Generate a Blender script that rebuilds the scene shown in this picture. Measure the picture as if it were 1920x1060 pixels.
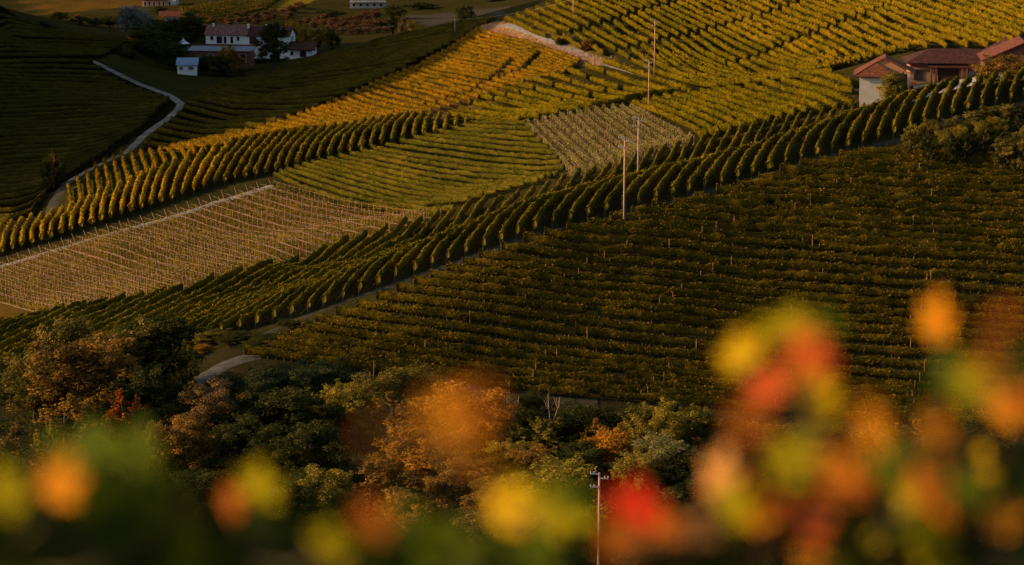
import bpy, bmesh, math, random
import numpy as np
from mathutils import Vector, Matrix

# ------------------------------------------------------------------ camera, sky, sun, exposure
for o in list(bpy.data.objects):
    bpy.data.objects.remove(o)
SC = bpy.context.scene
COL = SC.collection
LENS = 85.0
FPX = LENS / 36.0 * 1920.0
PITCH = math.atan(930.0 / FPX)
cam_d = bpy.data.cameras.new('camera')
cam = bpy.data.objects.new('camera', cam_d)
COL.objects.link(cam)
cam_d.lens = LENS
cam_d.sensor_width = 36.0
cam_d.clip_start = 0.1
cam_d.clip_end = 6000.0
cam.location = (0, 0, 0)
cam.rotation_euler = (math.pi / 2 - PITCH, 0, 0)
cam_d.dof.use_dof = True
cam_d.dof.focus_distance = 390.0
cam_d.dof.aperture_fstop = 1.6
SC.camera = cam

SUN_EL = math.radians(20)
SUN_AZ = math.radians(4.0)          # degrees towards the viewer, away from due left
S_DIR = Vector((-math.cos(SUN_EL) * math.cos(SUN_AZ), -math.cos(SUN_EL) * math.sin(SUN_AZ), math.sin(SUN_EL)))
world = bpy.data.worlds.new('World')
SC.world = world
world.use_nodes = True
wn = world.node_tree.nodes
sky = wn.new('ShaderNodeTexSky')
sky.sky_type = 'NISHITA'
sky.sun_disc = False
sky.dust_density = 3.0
sky.sun_elevation = SUN_EL
sky.sun_rotation = math.atan2(S_DIR.x, S_DIR.y)
wn['Background'].inputs['Strength'].default_value = 0.12
world.node_tree.links.new(sky.outputs[0], wn['Background'].inputs['Color'])
sun_d = bpy.data.lights.new('sun', 'SUN')
sun_d.energy = 5.0
sun_d.angle = math.radians(0.55)
sun_d.color = (1.0, 0.63, 0.29)
sun = bpy.data.objects.new('sun', sun_d)
COL.objects.link(sun)
sun.rotation_euler = S_DIR.to_track_quat('Z', 'Y').to_euler()
SC.view_settings.view_transform = 'Standard'
SC.view_settings.look = 'None'
SC.view_settings.gamma = 1.0
SC.view_settings.use_curve_mapping = False
SC.view_settings.exposure = 0.4
SC.cycles.use_denoising = True
SC.cycles.denoising_input_passes = 'RGB_ALBEDO_NORMAL'
SC.cycles.denoising_prefilter = 'NONE'
SC.cycles.use_adaptive_sampling = False
SC.cycles.max_bounces = 5
SC.cycles.diffuse_bounces = 3
SC.cycles.glossy_bounces = 2
SC.cycles.transmission_bounces = 3
SC.cycles.transparent_max_bounces = 4

RNG = np.random.default_rng(7)
random.seed(7)
R = math.radians

# ------------------------------------------------------------------ projection helpers (photo pixel -> point in the place)
CP, SP = math.cos(PITCH), math.sin(PITCH)
def ray(px, py):
    u = (px - 960.0) / FPX
    v = (530.0 - py) / FPX
    return np.array([u, CP + v * SP, -SP + v * CP])
def at(px, py, Y):
    d = ray(px, py)
    return d * (Y / d[1])

# ------------------------------------------------------------------ terrain: thin-plate surface through control points
CTRL = [
 # valley floor and wood
 (0,1060,250),(480,1060,252),(960,1060,252),(1440,1060,252),(1920,1060,252),
 (100,880,285),(480,900,285),(900,880,287),(1300,900,285),(1700,920,284),(1920,920,284),
 (100,735,318),(0,730,320),(300,710,322),
 # foot of the dark slope
 (470,672,326),(700,697,326),(950,733,326),(1200,752,326),(1400,770,326),(1650,790,326),(1920,802,325),
 # dark slope middle
 (700,605,336),(900,600,337),(1200,590,342),(1500,580,347),(1800,560,350),
 (1100,520,348),(1400,480,356),(1700,440,362),(1900,400,368),
 # track on the near edge of the ridge plot
 (571,593,339),(680,556,342),(826,503,347),(1001,442,353),(1115,415,358),(1235,384,363),(1381,348,369),(1497,312,374),(1610,284,379),(1697,258,383),(1776,228,386),(1896,200,391),
 # shoulder at the upper right end
 (1409,305,376),(1525,269,381),(1638,241,386),(1725,214,390),(1804,187,393),(1920,162,398),
 # far edge of the ridge plot
 (0,640,346),(0,612,364),(150,590,362),(353,551,374),(490,508,388),(622,468,402),(760,424,413),(892,386,421),(1066,336,432),(1200,298,440),(1327,264,446),(1468,231,448),(1603,207,446),
 (1700,182,444),(1800,170,444),(1920,150,440),
 # brown plot
 (0,590,395),(0,545,412),(0,503,432),(150,545,400),(250,465,422),(250,429,445),(400,470,417),(400,384,456),(510,352,462),(560,430,440),(640,389,446),(740,420,428),(830,407,428),
 # curved rows plot
 (30,432,452),(120,402,462),(200,368,472),(330,312,490),(460,268,512),(570,254,515),(660,240,522),(750,226,528),(810,224,524),(615,302,478),(715,277,490),(795,261,500),(874,243,508),(520,290,486),
 # green fan plot
 (700,330,468),(850,340,458),(1000,345,446),(1055,320,452),(850,290,480),(985,240,502),(960,285,478),
 # small staked plot
 (1080,332,444),(1150,268,476),(1180,206,512),(1300,272,462),(1110,212,505),
 # yellow-green plot
 (840,224,526),(900,186,556),(1000,212,524),(967,166,560),(1080,195,524),(1065,140,570),(1200,180,528),(1290,178,522),(1200,147,552),(1130,122,572),
 # orange plot
 (300,289,525),(440,260,540),(560,224,558),(640,190,590),(705,160,606),(780,130,618),(840,97,630),(892,64,640),(980,86,606),(1085,121,580),(880,146,592),(800,178,582),
 # big upper plot
 (948,40,640),(1080,60,602),(1080,2,640),(1230,80,580),(1345,165,530),(1345,110,560),(1370,30,610),(1500,140,520),(1500,70,556),(1590,125,516),(1600,20,590),(1700,98,500),(1750,40,545),(1850,80,495),(1920,30,530),(1780,-20,580),(1400,-30,650),(1150,-30,680),
 # plot between
 (1215,196,512),(1325,225,482),(1420,205,482),(1465,160,500),(1540,148,495),
 # farm courtyard right
 (1640,184,450),(1760,160,452),(1850,150,450),(1920,140,448),
 # shaded plot and the farm lane
 (930,36,665),(860,46,690),(730,74,715),(600,109,720),(480,150,690),(620,130,690),(780,100,660),(380,175,655),(500,185,640),(345,195,625),(430,230,590),(300,240,588),(240,288,552),(160,330,522),(100,360,508),(60,408,490),(20,428,470),
 (450,128,735),(380,140,715),(550,110,740),(340,130,735),
 # left hill
 (0,420,480),(0,330,545),(0,220,610),(0,115,680),(180,112,705),(120,200,630),(200,260,575),(280,200,630),(0,60,730),(60,45,760),(150,70,745),(250,85,740),(0,22,775),
 # beyond
 (250,60,820),(350,60,860),(450,30,930),(560,40,930),(700,40,930),(850,30,960),(930,10,980),(300,12,1000),(150,25,960),(60,5,1050),(450,2,1040),(690,12,1010),(900,-20,1080),(300,-30,1150),(-60,40,1000),
]
EXTRA = [  # x, y, z outside the picture
 (-180,545,-66),(-185,640,-46),(-190,745,-24),(-240,478,-50),(-240,500,-28),(-240,530,-18),(-240,565,-5),(-240,592,7),(-240,620,20),(-245,680,32),(-250,755,8),(-250,830,-45),(-330,580,14),(-330,700,50),(-330,850,-25),(-430,700,50),(-430,900,-20),  # unseen crest at left, heights shaped so its shadow covers the valley
 (-150,430,-90),(-150,380,-88),(-150,300,-84),(-300,300,-88),(-300,430,-82),(-450,350,-84),(-450,500,-10),
 (150,300,-84),(140,360,-66),(150,420,-50),(160,520,-42),(200,620,-34),(300,350,-64),(300,500,-36),(300,700,-20),(450,500,-20),(450,300,-70),
 (60,800,-72),(150,800,-50),(150,950,-60),(300,1000,-20),(0,1150,-96),(-150,1250,-70),(150,1250,-60),(-400,1200,-10),(400,1250,0),
 (0,1450,-40),(-400,1450,0),(400,1450,20),(0,210,-82),(-200,210,-84),(200,210,-84),(-450,210,-86),(450,210,-84),
]
# cross-section of the ridge along the vine rows: short near face, long flat shoulder, steeper far face
_tips = np.array([at(*c) for c in [(0,612,364),(150,590,362),(353,551,374),(490,508,388),(622,468,402),(760,424,413),(892,386,421),(1066,336,432),(1200,298,440),(1327,264,446),(1468,231,448),(1603,207,446)]])
for (x, y, Y, up) in [(200,672,329,8),(330,645,333,16),(450,622,337,28),(571,591,339.5,40),(680,554,342.5,45),(826,501,347.5,46),(1001,440,353.5,46),(1115,413,358.5,45),(1235,382,363.5,43),(1320,361,367,42)]:
    e0 = at(x, y, Y); sl = 0.335 / 0.942
    best = None
    for a_, b_ in zip(_tips[:-1], _tips[1:]):
        for f_ in np.linspace(0, 1, 40):
            p_ = a_ * (1 - f_) + b_ * f_; d_ = abs(p_[0] - (e0[0] + sl * (p_[1] - Y)))
            if best is None or d_ < best[0]: best = (d_, p_)
    T_ = best[1]
    sx = e0[0] + sl * 8; S_ = at(960 + FPX * sx / (Y + 8) , y - up, Y + 8)
    Bz = T_[2] - (4.6 if x > 400 else 2.2); By = T_[1] - 12.5
    EXTRA.append((S_[0], S_[1], S_[2]))
    for f_ in (0.33, 0.66, 1.0):
        yy = S_[1] + (By - S_[1]) * f_
        EXTRA.append((e0[0] + sl * (yy - Y), yy, S_[2] + (Bz - S_[2]) * f_ + 0.35 * math.sin(math.pi * f_)))
P = np.array([at(*c) for c in CTRL] + [np.array(e, float) for e in EXTRA])
def _kern(r2):
    return 0.5 * r2 * np.log(np.maximum(r2, 1e-9))
SCL = 100.0
PX = P[:, :2] / SCL
def _fit(lam):
    n = len(PX)
    d2 = ((PX[:, None] - PX[None]) ** 2).sum(-1)
    A = np.zeros((n + 3, n + 3))
    A[:n, :n] = _kern(d2) + lam * np.eye(n)
    A[:n, n] = 1; A[:n, n + 1:] = PX
    A[n:, :n] = A[:n, n:].T
    b = np.zeros(n + 3); b[:n] = P[:, 2]
    return np.linalg.solve(A, b)
W = _fit(0.0006)
def _tps(xy):
    q = xy / SCL
    out = np.empty(len(q))
    for i in range(0, len(q), 20000):
        c = q[i:i + 20000]
        d2 = ((c[:, None] - PX[None]) ** 2).sum(-1)
        out[i:i + 20000] = _kern(d2) @ W[:-3] + W[-3] + c @ W[-2:]
    return out
def axis(segs):
    a = []
    for lo, hi, st in segs:
        a += list(np.arange(lo, hi, st))
    a.append(segs[-1][1])
    return np.array(a)
GX = axis([(-620, -300, 20), (-300, -160, 7), (-160, 160, 1.6), (160, 300, 7), (300, 620, 20)])
GY = axis([(-30, 230, 6), (230, 780, 1.7), (780, 1100, 5), (1100, 1500, 16)])
gx, gy = np.meshgrid(GX, GY)
gz = _tps(np.stack([gx.ravel(), gy.ravel()], 1)).reshape(gx.shape)
near = np.interp(gy, [-30, 0, 1.5, 4, 10, 60, 120, 200], [2, -1.7, -1.9, -3.0, -6.5, -40, -68, -82])
t = np.clip((gy - 165) / 60, 0, 1); t = t * t * (3 - 2 * t)
gz = near * (1 - t) + gz * t
GZ = gz
def H(x, y):
    x = np.asarray(x, float); y = np.asarray(y, float)
    i = np.clip(np.searchsorted(GX, x) - 1, 0, len(GX) - 2)
    j = np.clip(np.searchsorted(GY, y) - 1, 0, len(GY) - 2)
    fx = np.clip((x - GX[i]) / (GX[i + 1] - GX[i]), 0, 1)
    fy = np.clip((y - GY[j]) / (GY[j + 1] - GY[j]), 0, 1)
    return (GZ[j, i] * (1 - fx) + GZ[j, i + 1] * fx) * (1 - fy) + (GZ[j + 1, i] * (1 - fx) + GZ[j + 1, i + 1] * fx) * fy
_T = np.concatenate([np.arange(170, 800, 1.0), np.arange(800, 1400, 3.0)])
def hit(px, py, Y=None):
    """ground point (x, y) seen at a pixel of the photograph; with Y, the plan position at that distance"""
    d = ray(px, py); d = d / d[1]
    if Y is not None:
        return np.array([d[0] * Y, Y])
    z = d[2] * _T - H(d[0] * _T, _T)
    k = np.argmax(z < 0)
    if not (z < 0).any():
        return np.array([d[0] * 1000, 1000.0])
    if k == 0:
        return np.array([d[0] * 170, 170.0])
    f = z[k - 1] / (z[k - 1] - z[k])
    Y = _T[k - 1] + f * (_T[k] - _T[k - 1])
    return np.array([d[0] * Y, Y])
def hits(pl):
    return np.array([hit(*p) for p in pl])
def ground(xy):
    return Vector((float(xy[0]), float(xy[1]), float(H(xy[0], xy[1]))))

# ------------------------------------------------------------------ material helpers
def mat_new(name):
    m = bpy.data.materials.new(name)
    m.use_nodes = True
    nt = m.node_tree
    for n in list(nt.nodes):
        if n.type != 'OUTPUT_MATERIAL':
            nt.nodes.remove(n)
    return m, nt, nt.nodes['Material Output']
def N(nt, typ, **kw):
    n = nt.nodes.new(typ)
    for k, v in kw.items():
        setattr(n, k, v)
    return n
def ramp(nt, stops, interp='LINEAR'):
    n = nt.nodes.new('ShaderNodeValToRGB')
    n.color_ramp.interpolation = interp
    e = n.color_ramp.elements
    while len(e) > 1:
        e.remove(e[-1])
    e[0].position = stops[0][0]; e[0].color = (*stops[0][1], 1)
    for p, c in stops[1:]:
        x = e.new(p); x.color = (*c, 1)
    return n
def leaf_mat(name, stops, transl=0.28, patch=None):
    """leaf colour from the per-leaf tint, shifted by a slow patchiness in the plot"""
    m, nt, out = mat_new(name)
    L = nt.links
    a = N(nt, 'ShaderNodeAttribute', attribute_name='tint')
    geo = N(nt, 'ShaderNodeNewGeometry')
    nz = N(nt, 'ShaderNodeTexNoise'); nz.inputs['Scale'].default_value = patch or 0.12; nz.inputs['Detail'].default_value = 3
    L.new(geo.outputs['Position'], nz.inputs['Vector'])
    mr = N(nt, 'ShaderNodeMapRange'); mr.inputs[1].default_value = 0.3; mr.inputs[2].default_value = 0.7; mr.inputs[3].default_value = -0.22; mr.inputs[4].default_value = 0.22
    L.new(nz.outputs['Fac'], mr.inputs[0])
    ad = N(nt, 'ShaderNodeMath', operation='ADD', use_clamp=True)
    L.new(a.outputs['Fac'], ad.inputs[0]); L.new(mr.outputs[0], ad.inputs[1])
    r = ramp(nt, stops); L.new(ad.outputs[0], r.inputs[0])
    d = N(nt, 'ShaderNodeBsdfDiffuse'); tr = N(nt, 'ShaderNodeBsdfTranslucent'); mx = N(nt, 'ShaderNodeMixShader')
    mx.inputs[0].default_value = transl
    L.new(r.outputs[0], d.inputs['Color']); L.new(r.outputs[0], tr.inputs['Color'])
    L.new(d.outputs[0], mx.inputs[1]); L.new(tr.outputs[0], mx.inputs[2])
    L.new(mx.outputs[0], out.inputs['Surface'])
    return m
def surf_mat(name, c1, c2, scale=2.0, rough=0.85, bump=0.0, detail=4, spec=0.2):
    m, nt, out = mat_new(name)
    L = nt.links
    b = N(nt, 'ShaderNodeBsdfPrincipled'); b.inputs['Roughness'].default_value = rough
    b.inputs['Specular IOR Level'].default_value = spec
    tc = N(nt, 'ShaderNodeTexCoord')
    nz = N(nt, 'ShaderNodeTexNoise'); nz.inputs['Scale'].default_value = scale; nz.inputs['Detail'].default_value = detail
    L.new(tc.outputs['Object'], nz.inputs['Vector'])
    r = ramp(nt, [(0.3, c1), (0.7, c2)]); L.new(nz.outputs['Fac'], r.inputs[0])
    L.new(r.outputs[0], b.inputs['Base Color'])
    if bump:
        bp = N(nt, 'ShaderNodeBump'); bp.inputs['Strength'].default_value = bump; bp.inputs['Distance'].default_value = 0.1
        L.new(nz.outputs['Fac'], bp.inputs['Height']); L.new(bp.outputs[0], b.inputs['Normal'])
    L.new(b.outputs[0], out.inputs['Surface'])
    return m
def tile_mat(name, c1, c2, c3, sx=4.0, sy=3.0):
    """curved roof tiles in courses: colour varies tile by tile"""
    m, nt, out = mat_new(name)
    L = nt.links
    b = N(nt, 'ShaderNodeBsdfPrincipled'); b.inputs['Roughness'].default_value = 0.85; b.inputs['Specular IOR Level'].default_value = 0.15
    tc = N(nt, 'ShaderNodeTexCoord'); vo = N(nt, 'ShaderNodeTexVoronoi'); vo.inputs['Scale'].default_value = sx
    L.new(tc.outputs['Object'], vo.inputs['Vector'])
    nz = N(nt, 'ShaderNodeTexNoise'); nz.inputs['Scale'].default_value = 0.8; nz.inputs['Detail'].default_value = 5
    L.new(tc.outputs['Object'], nz.inputs['Vector'])
    sep = N(nt, 'ShaderNodeSeparateColor'); L.new(vo.outputs['Color'], sep.inputs[0])
    mx = N(nt, 'ShaderNodeMath', operation='MULTIPLY_ADD'); mx.inputs[1].default_value = 0.5; L.new(sep.outputs[0], mx.inputs[0])
    sc = N(nt, 'ShaderNodeMath', operation='MULTIPLY'); sc.inputs[1].default_value = 0.55; L.new(nz.outputs['Fac'], sc.inputs[0]); L.new(sc.outputs[0], mx.inputs[2])
    r = ramp(nt, [(0.15, c1), (0.5, c2), (0.9, c3)]); L.new(mx.outputs[0], r.inputs[0])
    L.new(r.outputs[0], b.inputs['Base Color'])
    bp = N(nt, 'ShaderNodeBump'); bp.inputs['Strength'].default_value = 0.5; bp.inputs['Distance'].default_value = 0.08
    L.new(vo.outputs['Distance'], bp.inputs['Height']); L.new(bp.outputs[0], b.inputs['Normal'])
    L.new(b.outputs[0], out.inputs['Surface'])
    return m
def brick_mat(name, c1, c2, mortar, bw=0.5, rh=0.18):
    m, nt, out = mat_new(name)
    L = nt.links
    b = N(nt, 'ShaderNodeBsdfPrincipled'); b.inputs['Roughness'].default_value = 0.9; b.inputs['Specular IOR Level'].default_value = 0.1
    tc = N(nt, 'ShaderNodeTexCoord'); mp = N(nt, 'ShaderNodeMapping'); mp.inputs['Rotation'].default_value = (math.pi / 2, 0, 0)
    L.new(tc.outputs['Object'], mp.inputs['Vector'])
    br = N(nt, 'ShaderNodeTexBrick'); br.inputs['Color1'].default_value = (*c1, 1); br.inputs['Color2'].default_value = (*c2, 1); br.inputs['Mortar'].default_value = (*mortar, 1)
    br.inputs['Scale'].default_value = 1.0; br.inputs['Brick Width'].default_value = bw; br.inputs['Row Height'].default_value = rh; br.inputs['Mortar Size'].default_value = 0.012
    L.new(mp.outputs[0], br.inputs['Vector']); L.new(br.outputs['Color'], b.inputs['Base Color'])
    L.new(b.outputs[0], out.inputs['Surface'])
    return m

M = {}
# vine foliage: greens through yellows to rust; values are leaf albedos
M['vine_ridge'] = leaf_mat('vine_ridge_leaves', [(0.0, (0.05, 0.05, 0.006)), (0.45, (0.15, 0.115, 0.008)), (0.8, (0.26, 0.175, 0.010)), (1.0, (0.32, 0.16, 0.012))])
M['vine_dark'] = leaf_mat('vine_dark_leaves', [(0.0, (0.042, 0.036, 0.005)), (0.5, (0.125, 0.088, 0.008)), (0.85, (0.28, 0.165, 0.010)), (1.0, (0.34, 0.16, 0.012))], patch=0.25)
M['vine_yellow'] = leaf_mat('vine_yellow_leaves', [(0.0, (0.0592, 0.0560, 0.0041)), (0.45, (0.1553, 0.1160, 0.0049)), (0.8, (0.2515, 0.1520, 0.0066)), (1.0, (0.2810, 0.1200, 0.0082))])
M['vine_gold'] = leaf_mat('vine_gold_leaves', [(0.0, (0.0774, 0.0670, 0.0046)), (0.45, (0.1971, 0.1339, 0.0061)), (0.8, (0.2957, 0.1637, 0.0076)), (1.0, (0.3168, 0.1339, 0.0091))])
M['vine_orange'] = leaf_mat('vine_orange_leaves', [(0.0, (0.0856, 0.0618, 0.0055)), (0.4, (0.2225, 0.1236, 0.0064)), (0.8, (0.3422, 0.1634, 0.0074)), (1.0, (0.3594, 0.1236, 0.0110))])
M['vine_fan'] = leaf_mat('vine_fan_leaves', [(0.0, (0.055, 0.055, 0.007)), (0.45, (0.12, 0.10, 0.010)), (0.85, (0.22, 0.15, 0.014)), (1.0, (0.28, 0.14, 0.02))])
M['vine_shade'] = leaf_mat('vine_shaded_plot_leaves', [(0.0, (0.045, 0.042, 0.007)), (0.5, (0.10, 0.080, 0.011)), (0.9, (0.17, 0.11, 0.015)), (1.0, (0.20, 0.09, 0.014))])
M['vine_young'] = leaf_mat('vine_young_leaves', [(0.0, (0.06, 0.052, 0.005)), (0.5, (0.145, 0.112, 0.008)), (1.0, (0.25, 0.17, 0.010))])
M['vine_pale'] = leaf_mat('vine_pale_green_leaves', [(0.0, (0.08, 0.08, 0.022)), (0.5, (0.18, 0.155, 0.04)), (1.0, (0.30, 0.24, 0.07))])
M['vine_bright'] = leaf_mat('vine_bright_leaves', [(0.0, (0.15, 0.115, 0.006)), (0.45, (0.36, 0.225, 0.008)), (0.8, (0.52, 0.28, 0.010)), (1.0, (0.52, 0.22, 0.012))])
M['stem'] = surf_mat('vine_wood', (0.06, 0.04, 0.03), (0.14, 0.10, 0.07), 6)
M['post'] = surf_mat('weathered_post_wood', (0.26, 0.145, 0.08), (0.42, 0.25, 0.155), 3)
M['pole'] = surf_mat('utility_pole_wood', (0.34, 0.19, 0.125), (0.46, 0.28, 0.20), 1.5)
M['metal'] = surf_mat('grey_metal', (0.35, 0.35, 0.36), (0.45, 0.45, 0.46), 3, rough=0.5)
M['bark'] = surf_mat('tree_bark', (0.05, 0.035, 0.025), (0.11, 0.08, 0.055), 4, bump=0.4)
M['bark_pale'] = surf_mat('pale_dead_bark', (0.30, 0.20, 0.13), (0.45, 0.32, 0.22), 3, bump=0.3)

# ------------------------------------------------------------------ mesh helpers
def link(o, parent=None):
    COL.objects.link(o)
    if parent is not None:
        o.parent = parent
    return o
def tag(o, label=None, cat=None, group=None, kind=None):
    if label: o['label'] = label
    if cat: o['category'] = cat
    if group: o['group'] = group
    if kind: o['kind'] = kind
    return o
def mesh_np(name, V, faces4=None, faces3=None, tint=None, mats=(), smooth=False):
    me = bpy.data.meshes.new(name)
    V = np.asarray(V, np.float32)
    f4 = np.zeros((0, 4), np.int32) if faces4 is None else np.asarray(faces4, np.int32)
    f3 = np.zeros((0, 3), np.int32) if faces3 is None else np.asarray(faces3, np.int32)
    me.vertices.add(len(V)); me.vertices.foreach_set('co', V.ravel())
    loops = np.concatenate([f4.ravel(), f3.ravel()])
    me.loops.add(len(loops)); me.loops.foreach_set('vertex_index', loops)
    starts = np.concatenate([np.arange(len(f4)) * 4, len(f4) * 4 + np.arange(len(f3)) * 3]).astype(np.int32)
    me.polygons.add(len(starts)); me.polygons.foreach_set('loop_start', starts)
    if smooth:
        me.polygons.foreach_set('use_smooth', np.ones(len(starts), bool))
    if tint is not None:
        a = me.attributes.new('tint', 'FLOAT', 'POINT'); a.data.foreach_set('value', np.asarray(tint, np.float32))
    for m in mats:
        me.materials.append(m)
    me.update()
    return me
def mesh_py(name, verts, faces, mat=None, smooth=False):
    me = bpy.data.meshes.new(name)
    me.from_pydata([tuple(v) for v in verts], [], faces)
    if mat: me.materials.append(mat)
    if smooth:
        for p in me.polygons: p.use_smooth = True
    me.update()
    return me
def obj(name, me, parent=None, loc=None, rz=0.0):
    o = bpy.data.objects.new(name, me)
    if loc is not None: o.location = loc
    if rz: o.rotation_euler = (0, 0, rz)
    return link(o, parent)
def empty(name, loc, rz=0.0):
    o = bpy.data.objects.new(name, None)
    o.empty_display_size = 0.3
    o.location = loc; o.rotation_euler = (0, 0, rz)
    return link(o)
class MB:
    def __init__(s): s.v = []; s.f = []
    def add(s, vs, fs):
        n = len(s.v); s.v += [tuple(map(float, v)) for v in vs]; s.f += [tuple(i + n for i in f) for f in fs]; return s
    def box(s, x0, x1, y0, y1, z0, z1):
        vs = [(x0, y0, z0), (x1, y0, z0), (x1, y1, z0), (x0, y1, z0), (x0, y0, z1), (x1, y0, z1), (x1, y1, z1), (x0, y1, z1)]
        return s.add(vs, [(0, 3, 2, 1), (4, 5, 6, 7), (0, 1, 5, 4), (1, 2, 6, 5), (2, 3, 7, 6), (3, 0, 4, 7)])
    def slab(s, quad, th):
        """thick panel from a 3- or 4-corner face, thickness along its normal (downwards)"""
        q = [Vector(v) for v in quad]; n = (q[1] - q[0]).cross(q[2] - q[0]).normalized() * th
        k = len(q)
        vs = [tuple(v) for v in q] + [tuple(v - n) for v in q]
        fs = [tuple(range(k)), tuple(range(2 * k - 1, k - 1, -1))] + [((i + 1) % k, i, i + k, (i + 1) % k + k) for i in range(k)]
        return s.add(vs, fs)
    def tube(s, pts, rads, seg=7):
        pts = [Vector(p) for p in pts]
        n0 = len(s.v); vs = []; fs = []
        for i, p in enumerate(pts):
            d = (pts[min(i + 1, len(pts) - 1)] - pts[max(i - 1, 0)]).normalized()
            a = d.cross(Vector((0, 0, 1)) if abs(d.z) < 0.9 else Vector((1, 0, 0))).normalized(); b = d.cross(a)
            for k in range(seg):
                t = 2 * math.pi * k / seg
                vs.append(p + (a * math.cos(t) + b * math.sin(t)) * rads[i])
        for i in range(len(pts) - 1):
            for k in range(seg):
                fs.append((i * seg + k, i * seg + (k + 1) % seg, (i + 1) * seg + (k + 1) % seg, (i + 1) * seg + k))
        fs.append(tuple(range(seg))[::-1]); fs.append(tuple((len(pts) - 1) * seg + k for k in range(seg)))
        return s.add(vs, fs)
    def build(s, name, mat, parent=None, smooth=False, loc=None):
        return obj(name, mesh_py(name, s.v, s.f, mat, smooth), parent, loc)

ONES = ['', 'first', 'second', 'third', 'fourth', 'fifth', 'sixth', 'seventh', 'eighth', 'ninth', 'tenth', 'eleventh', 'twelfth', 'thirteenth', 'fourteenth', 'fifteenth', 'sixteenth', 'seventeenth', 'eighteenth', 'nineteenth']
TENS = {2: ('twentieth', 'twenty'), 3: ('thirtieth', 'thirty'), 4: ('fortieth', 'forty'), 5: ('fiftieth', 'fifty'), 6: ('sixtieth', 'sixty'), 7: ('seventieth', 'seventy'), 8: ('eightieth', 'eighty'), 9: ('ninetieth', 'ninety')}
def ordinal(n):
    if n < 20: return ONES[n]
    a, b = divmod(n, 10)
    return TENS[a][0] if b == 0 else TENS[a][1] + '-' + ONES[b]

def resample(pl, n=None, step=None):
    pl = np.asarray(pl, float)
    d = np.concatenate([[0], np.cumsum(np.linalg.norm(np.diff(pl, axis=0), axis=1))])
    if n is None: n = max(2, int(round(d[-1] / step)) + 1)
    s = np.linspace(0, d[-1], n)
    return np.stack([np.interp(s, d, pl[:, k]) for k in range(pl.shape[1])], 1)
def smooth_pl(pl, it=2):
    pl = np.asarray(pl, float)
    for _ in range(it):
        q = [pl[0]]
        for a, b in zip(pl[:-1], pl[1:]):
            q += [a * 0.75 + b * 0.25, a * 0.25 + b * 0.75]
        q.append(pl[-1]); pl = np.array(q)
    return pl
def inside(poly, X, Y):
    poly = np.asarray(poly); r = np.zeros(X.shape, bool); j = len(poly) - 1
    for i in range(len(poly)):
        xi, yi = poly[i]; xj, yj = poly[j]
        c = ((yi > Y) != (yj > Y)) & (X < (xj - xi) * (Y - yi) / (yj - yi + 1e-12) + xi)
        r ^= c; j = i
    return r

# ------------------------------------------------------------------ ground sheet
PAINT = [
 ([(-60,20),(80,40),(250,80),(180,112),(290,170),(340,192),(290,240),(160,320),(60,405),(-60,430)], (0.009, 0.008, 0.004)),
 ([(345,200),(420,160),(600,108),(860,46),(930,36),(880,64),(640,190),(440,258),(262,286),(300,240)], (0.009, 0.008, 0.004)),  # colour the soil and sward plot by plot (ground cover; first two darkened to read as shade between rows), plan polygons from photo corners
 ([(0,508),(510,353),(640,390),(760,409),(830,409,426),(700,446,409),(622,472,401),(490,512,387),(353,555,373),(200,580,368),(0,606,370),(-60,620,370),(-60,525)], (0.085, 0.052, 0.013)),
 ([(985,238),(1110,209),(1180,203),(1310,272,463),(1200,302,441),(1085,335,434),(1078,335,440)], (0.085, 0.060, 0.022)),
 ([(300,292),(440,262),(640,240),(830,234),(840,224),(1085,121),(892,62),(640,190),(440,258)], (0.12, 0.075, 0.022)),
 ([(885,52),(905,46),(1000,72),(1070,90),(1135,112),(1150,124),(1090,122),(990,92),(890,66)], (0.36, 0.19, 0.11)),
 ([(125,395),(128,350),(240,290),(420,272),(428,284),(330,312),(240,350)], (0.045, 0.055, 0.012)),
 ([(340,14),(480,0),(640,-8),(560,14),(400,44),(350,40)], (0.17, 0.115, 0.014)),
 ([(20,-30),(330,-30),(270,10),(150,22),(80,26)], (0.10, 0.06, 0.014)),
 ([(760,30),(880,18),(960,12),(940,36),(800,50)], (0.055, 0.05, 0.04)),  # grey field, shade put into its colour
 ([(1000,70),(1120,108),(1150,124),(1230,150),(1120,100),(960,42),(935,44)], (0.13, 0.10, 0.04)),
]
cols = np.empty(GZ.shape + (4,), np.float32)
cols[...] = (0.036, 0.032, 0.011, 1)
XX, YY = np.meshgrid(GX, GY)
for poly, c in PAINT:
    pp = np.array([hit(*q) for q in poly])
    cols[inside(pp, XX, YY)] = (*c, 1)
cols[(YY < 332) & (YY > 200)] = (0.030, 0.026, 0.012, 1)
nx, ny = len(GX), len(GY)
ii = (np.arange(ny - 1)[:, None] * nx + np.arange(nx - 1)[None]).ravel()
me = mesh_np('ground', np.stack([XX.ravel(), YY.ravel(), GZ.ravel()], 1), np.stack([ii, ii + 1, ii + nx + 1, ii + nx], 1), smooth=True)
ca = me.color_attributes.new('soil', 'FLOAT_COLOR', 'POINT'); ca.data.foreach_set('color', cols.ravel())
m, nt, out = mat_new('hillside_soil_and_grass')
L = nt.links
b = N(nt, 'ShaderNodeBsdfDiffuse')
a = N(nt, 'ShaderNodeAttribute', attribute_name='soil')
geo = N(nt, 'ShaderNodeNewGeometry')
n1 = N(nt, 'ShaderNodeTexNoise'); n1.inputs['Scale'].default_value = 1.3; n1.inputs['Detail'].default_value = 6; n1.inputs['Roughness'].default_value = 0.7
n2 = N(nt, 'ShaderNodeTexNoise'); n2.inputs['Scale'].default_value = 0.09; n2.inputs['Detail'].default_value = 4
L.new(geo.outputs['Position'], n1.inputs['Vector']); L.new(geo.outputs['Position'], n2.inputs['Vector'])
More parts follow.
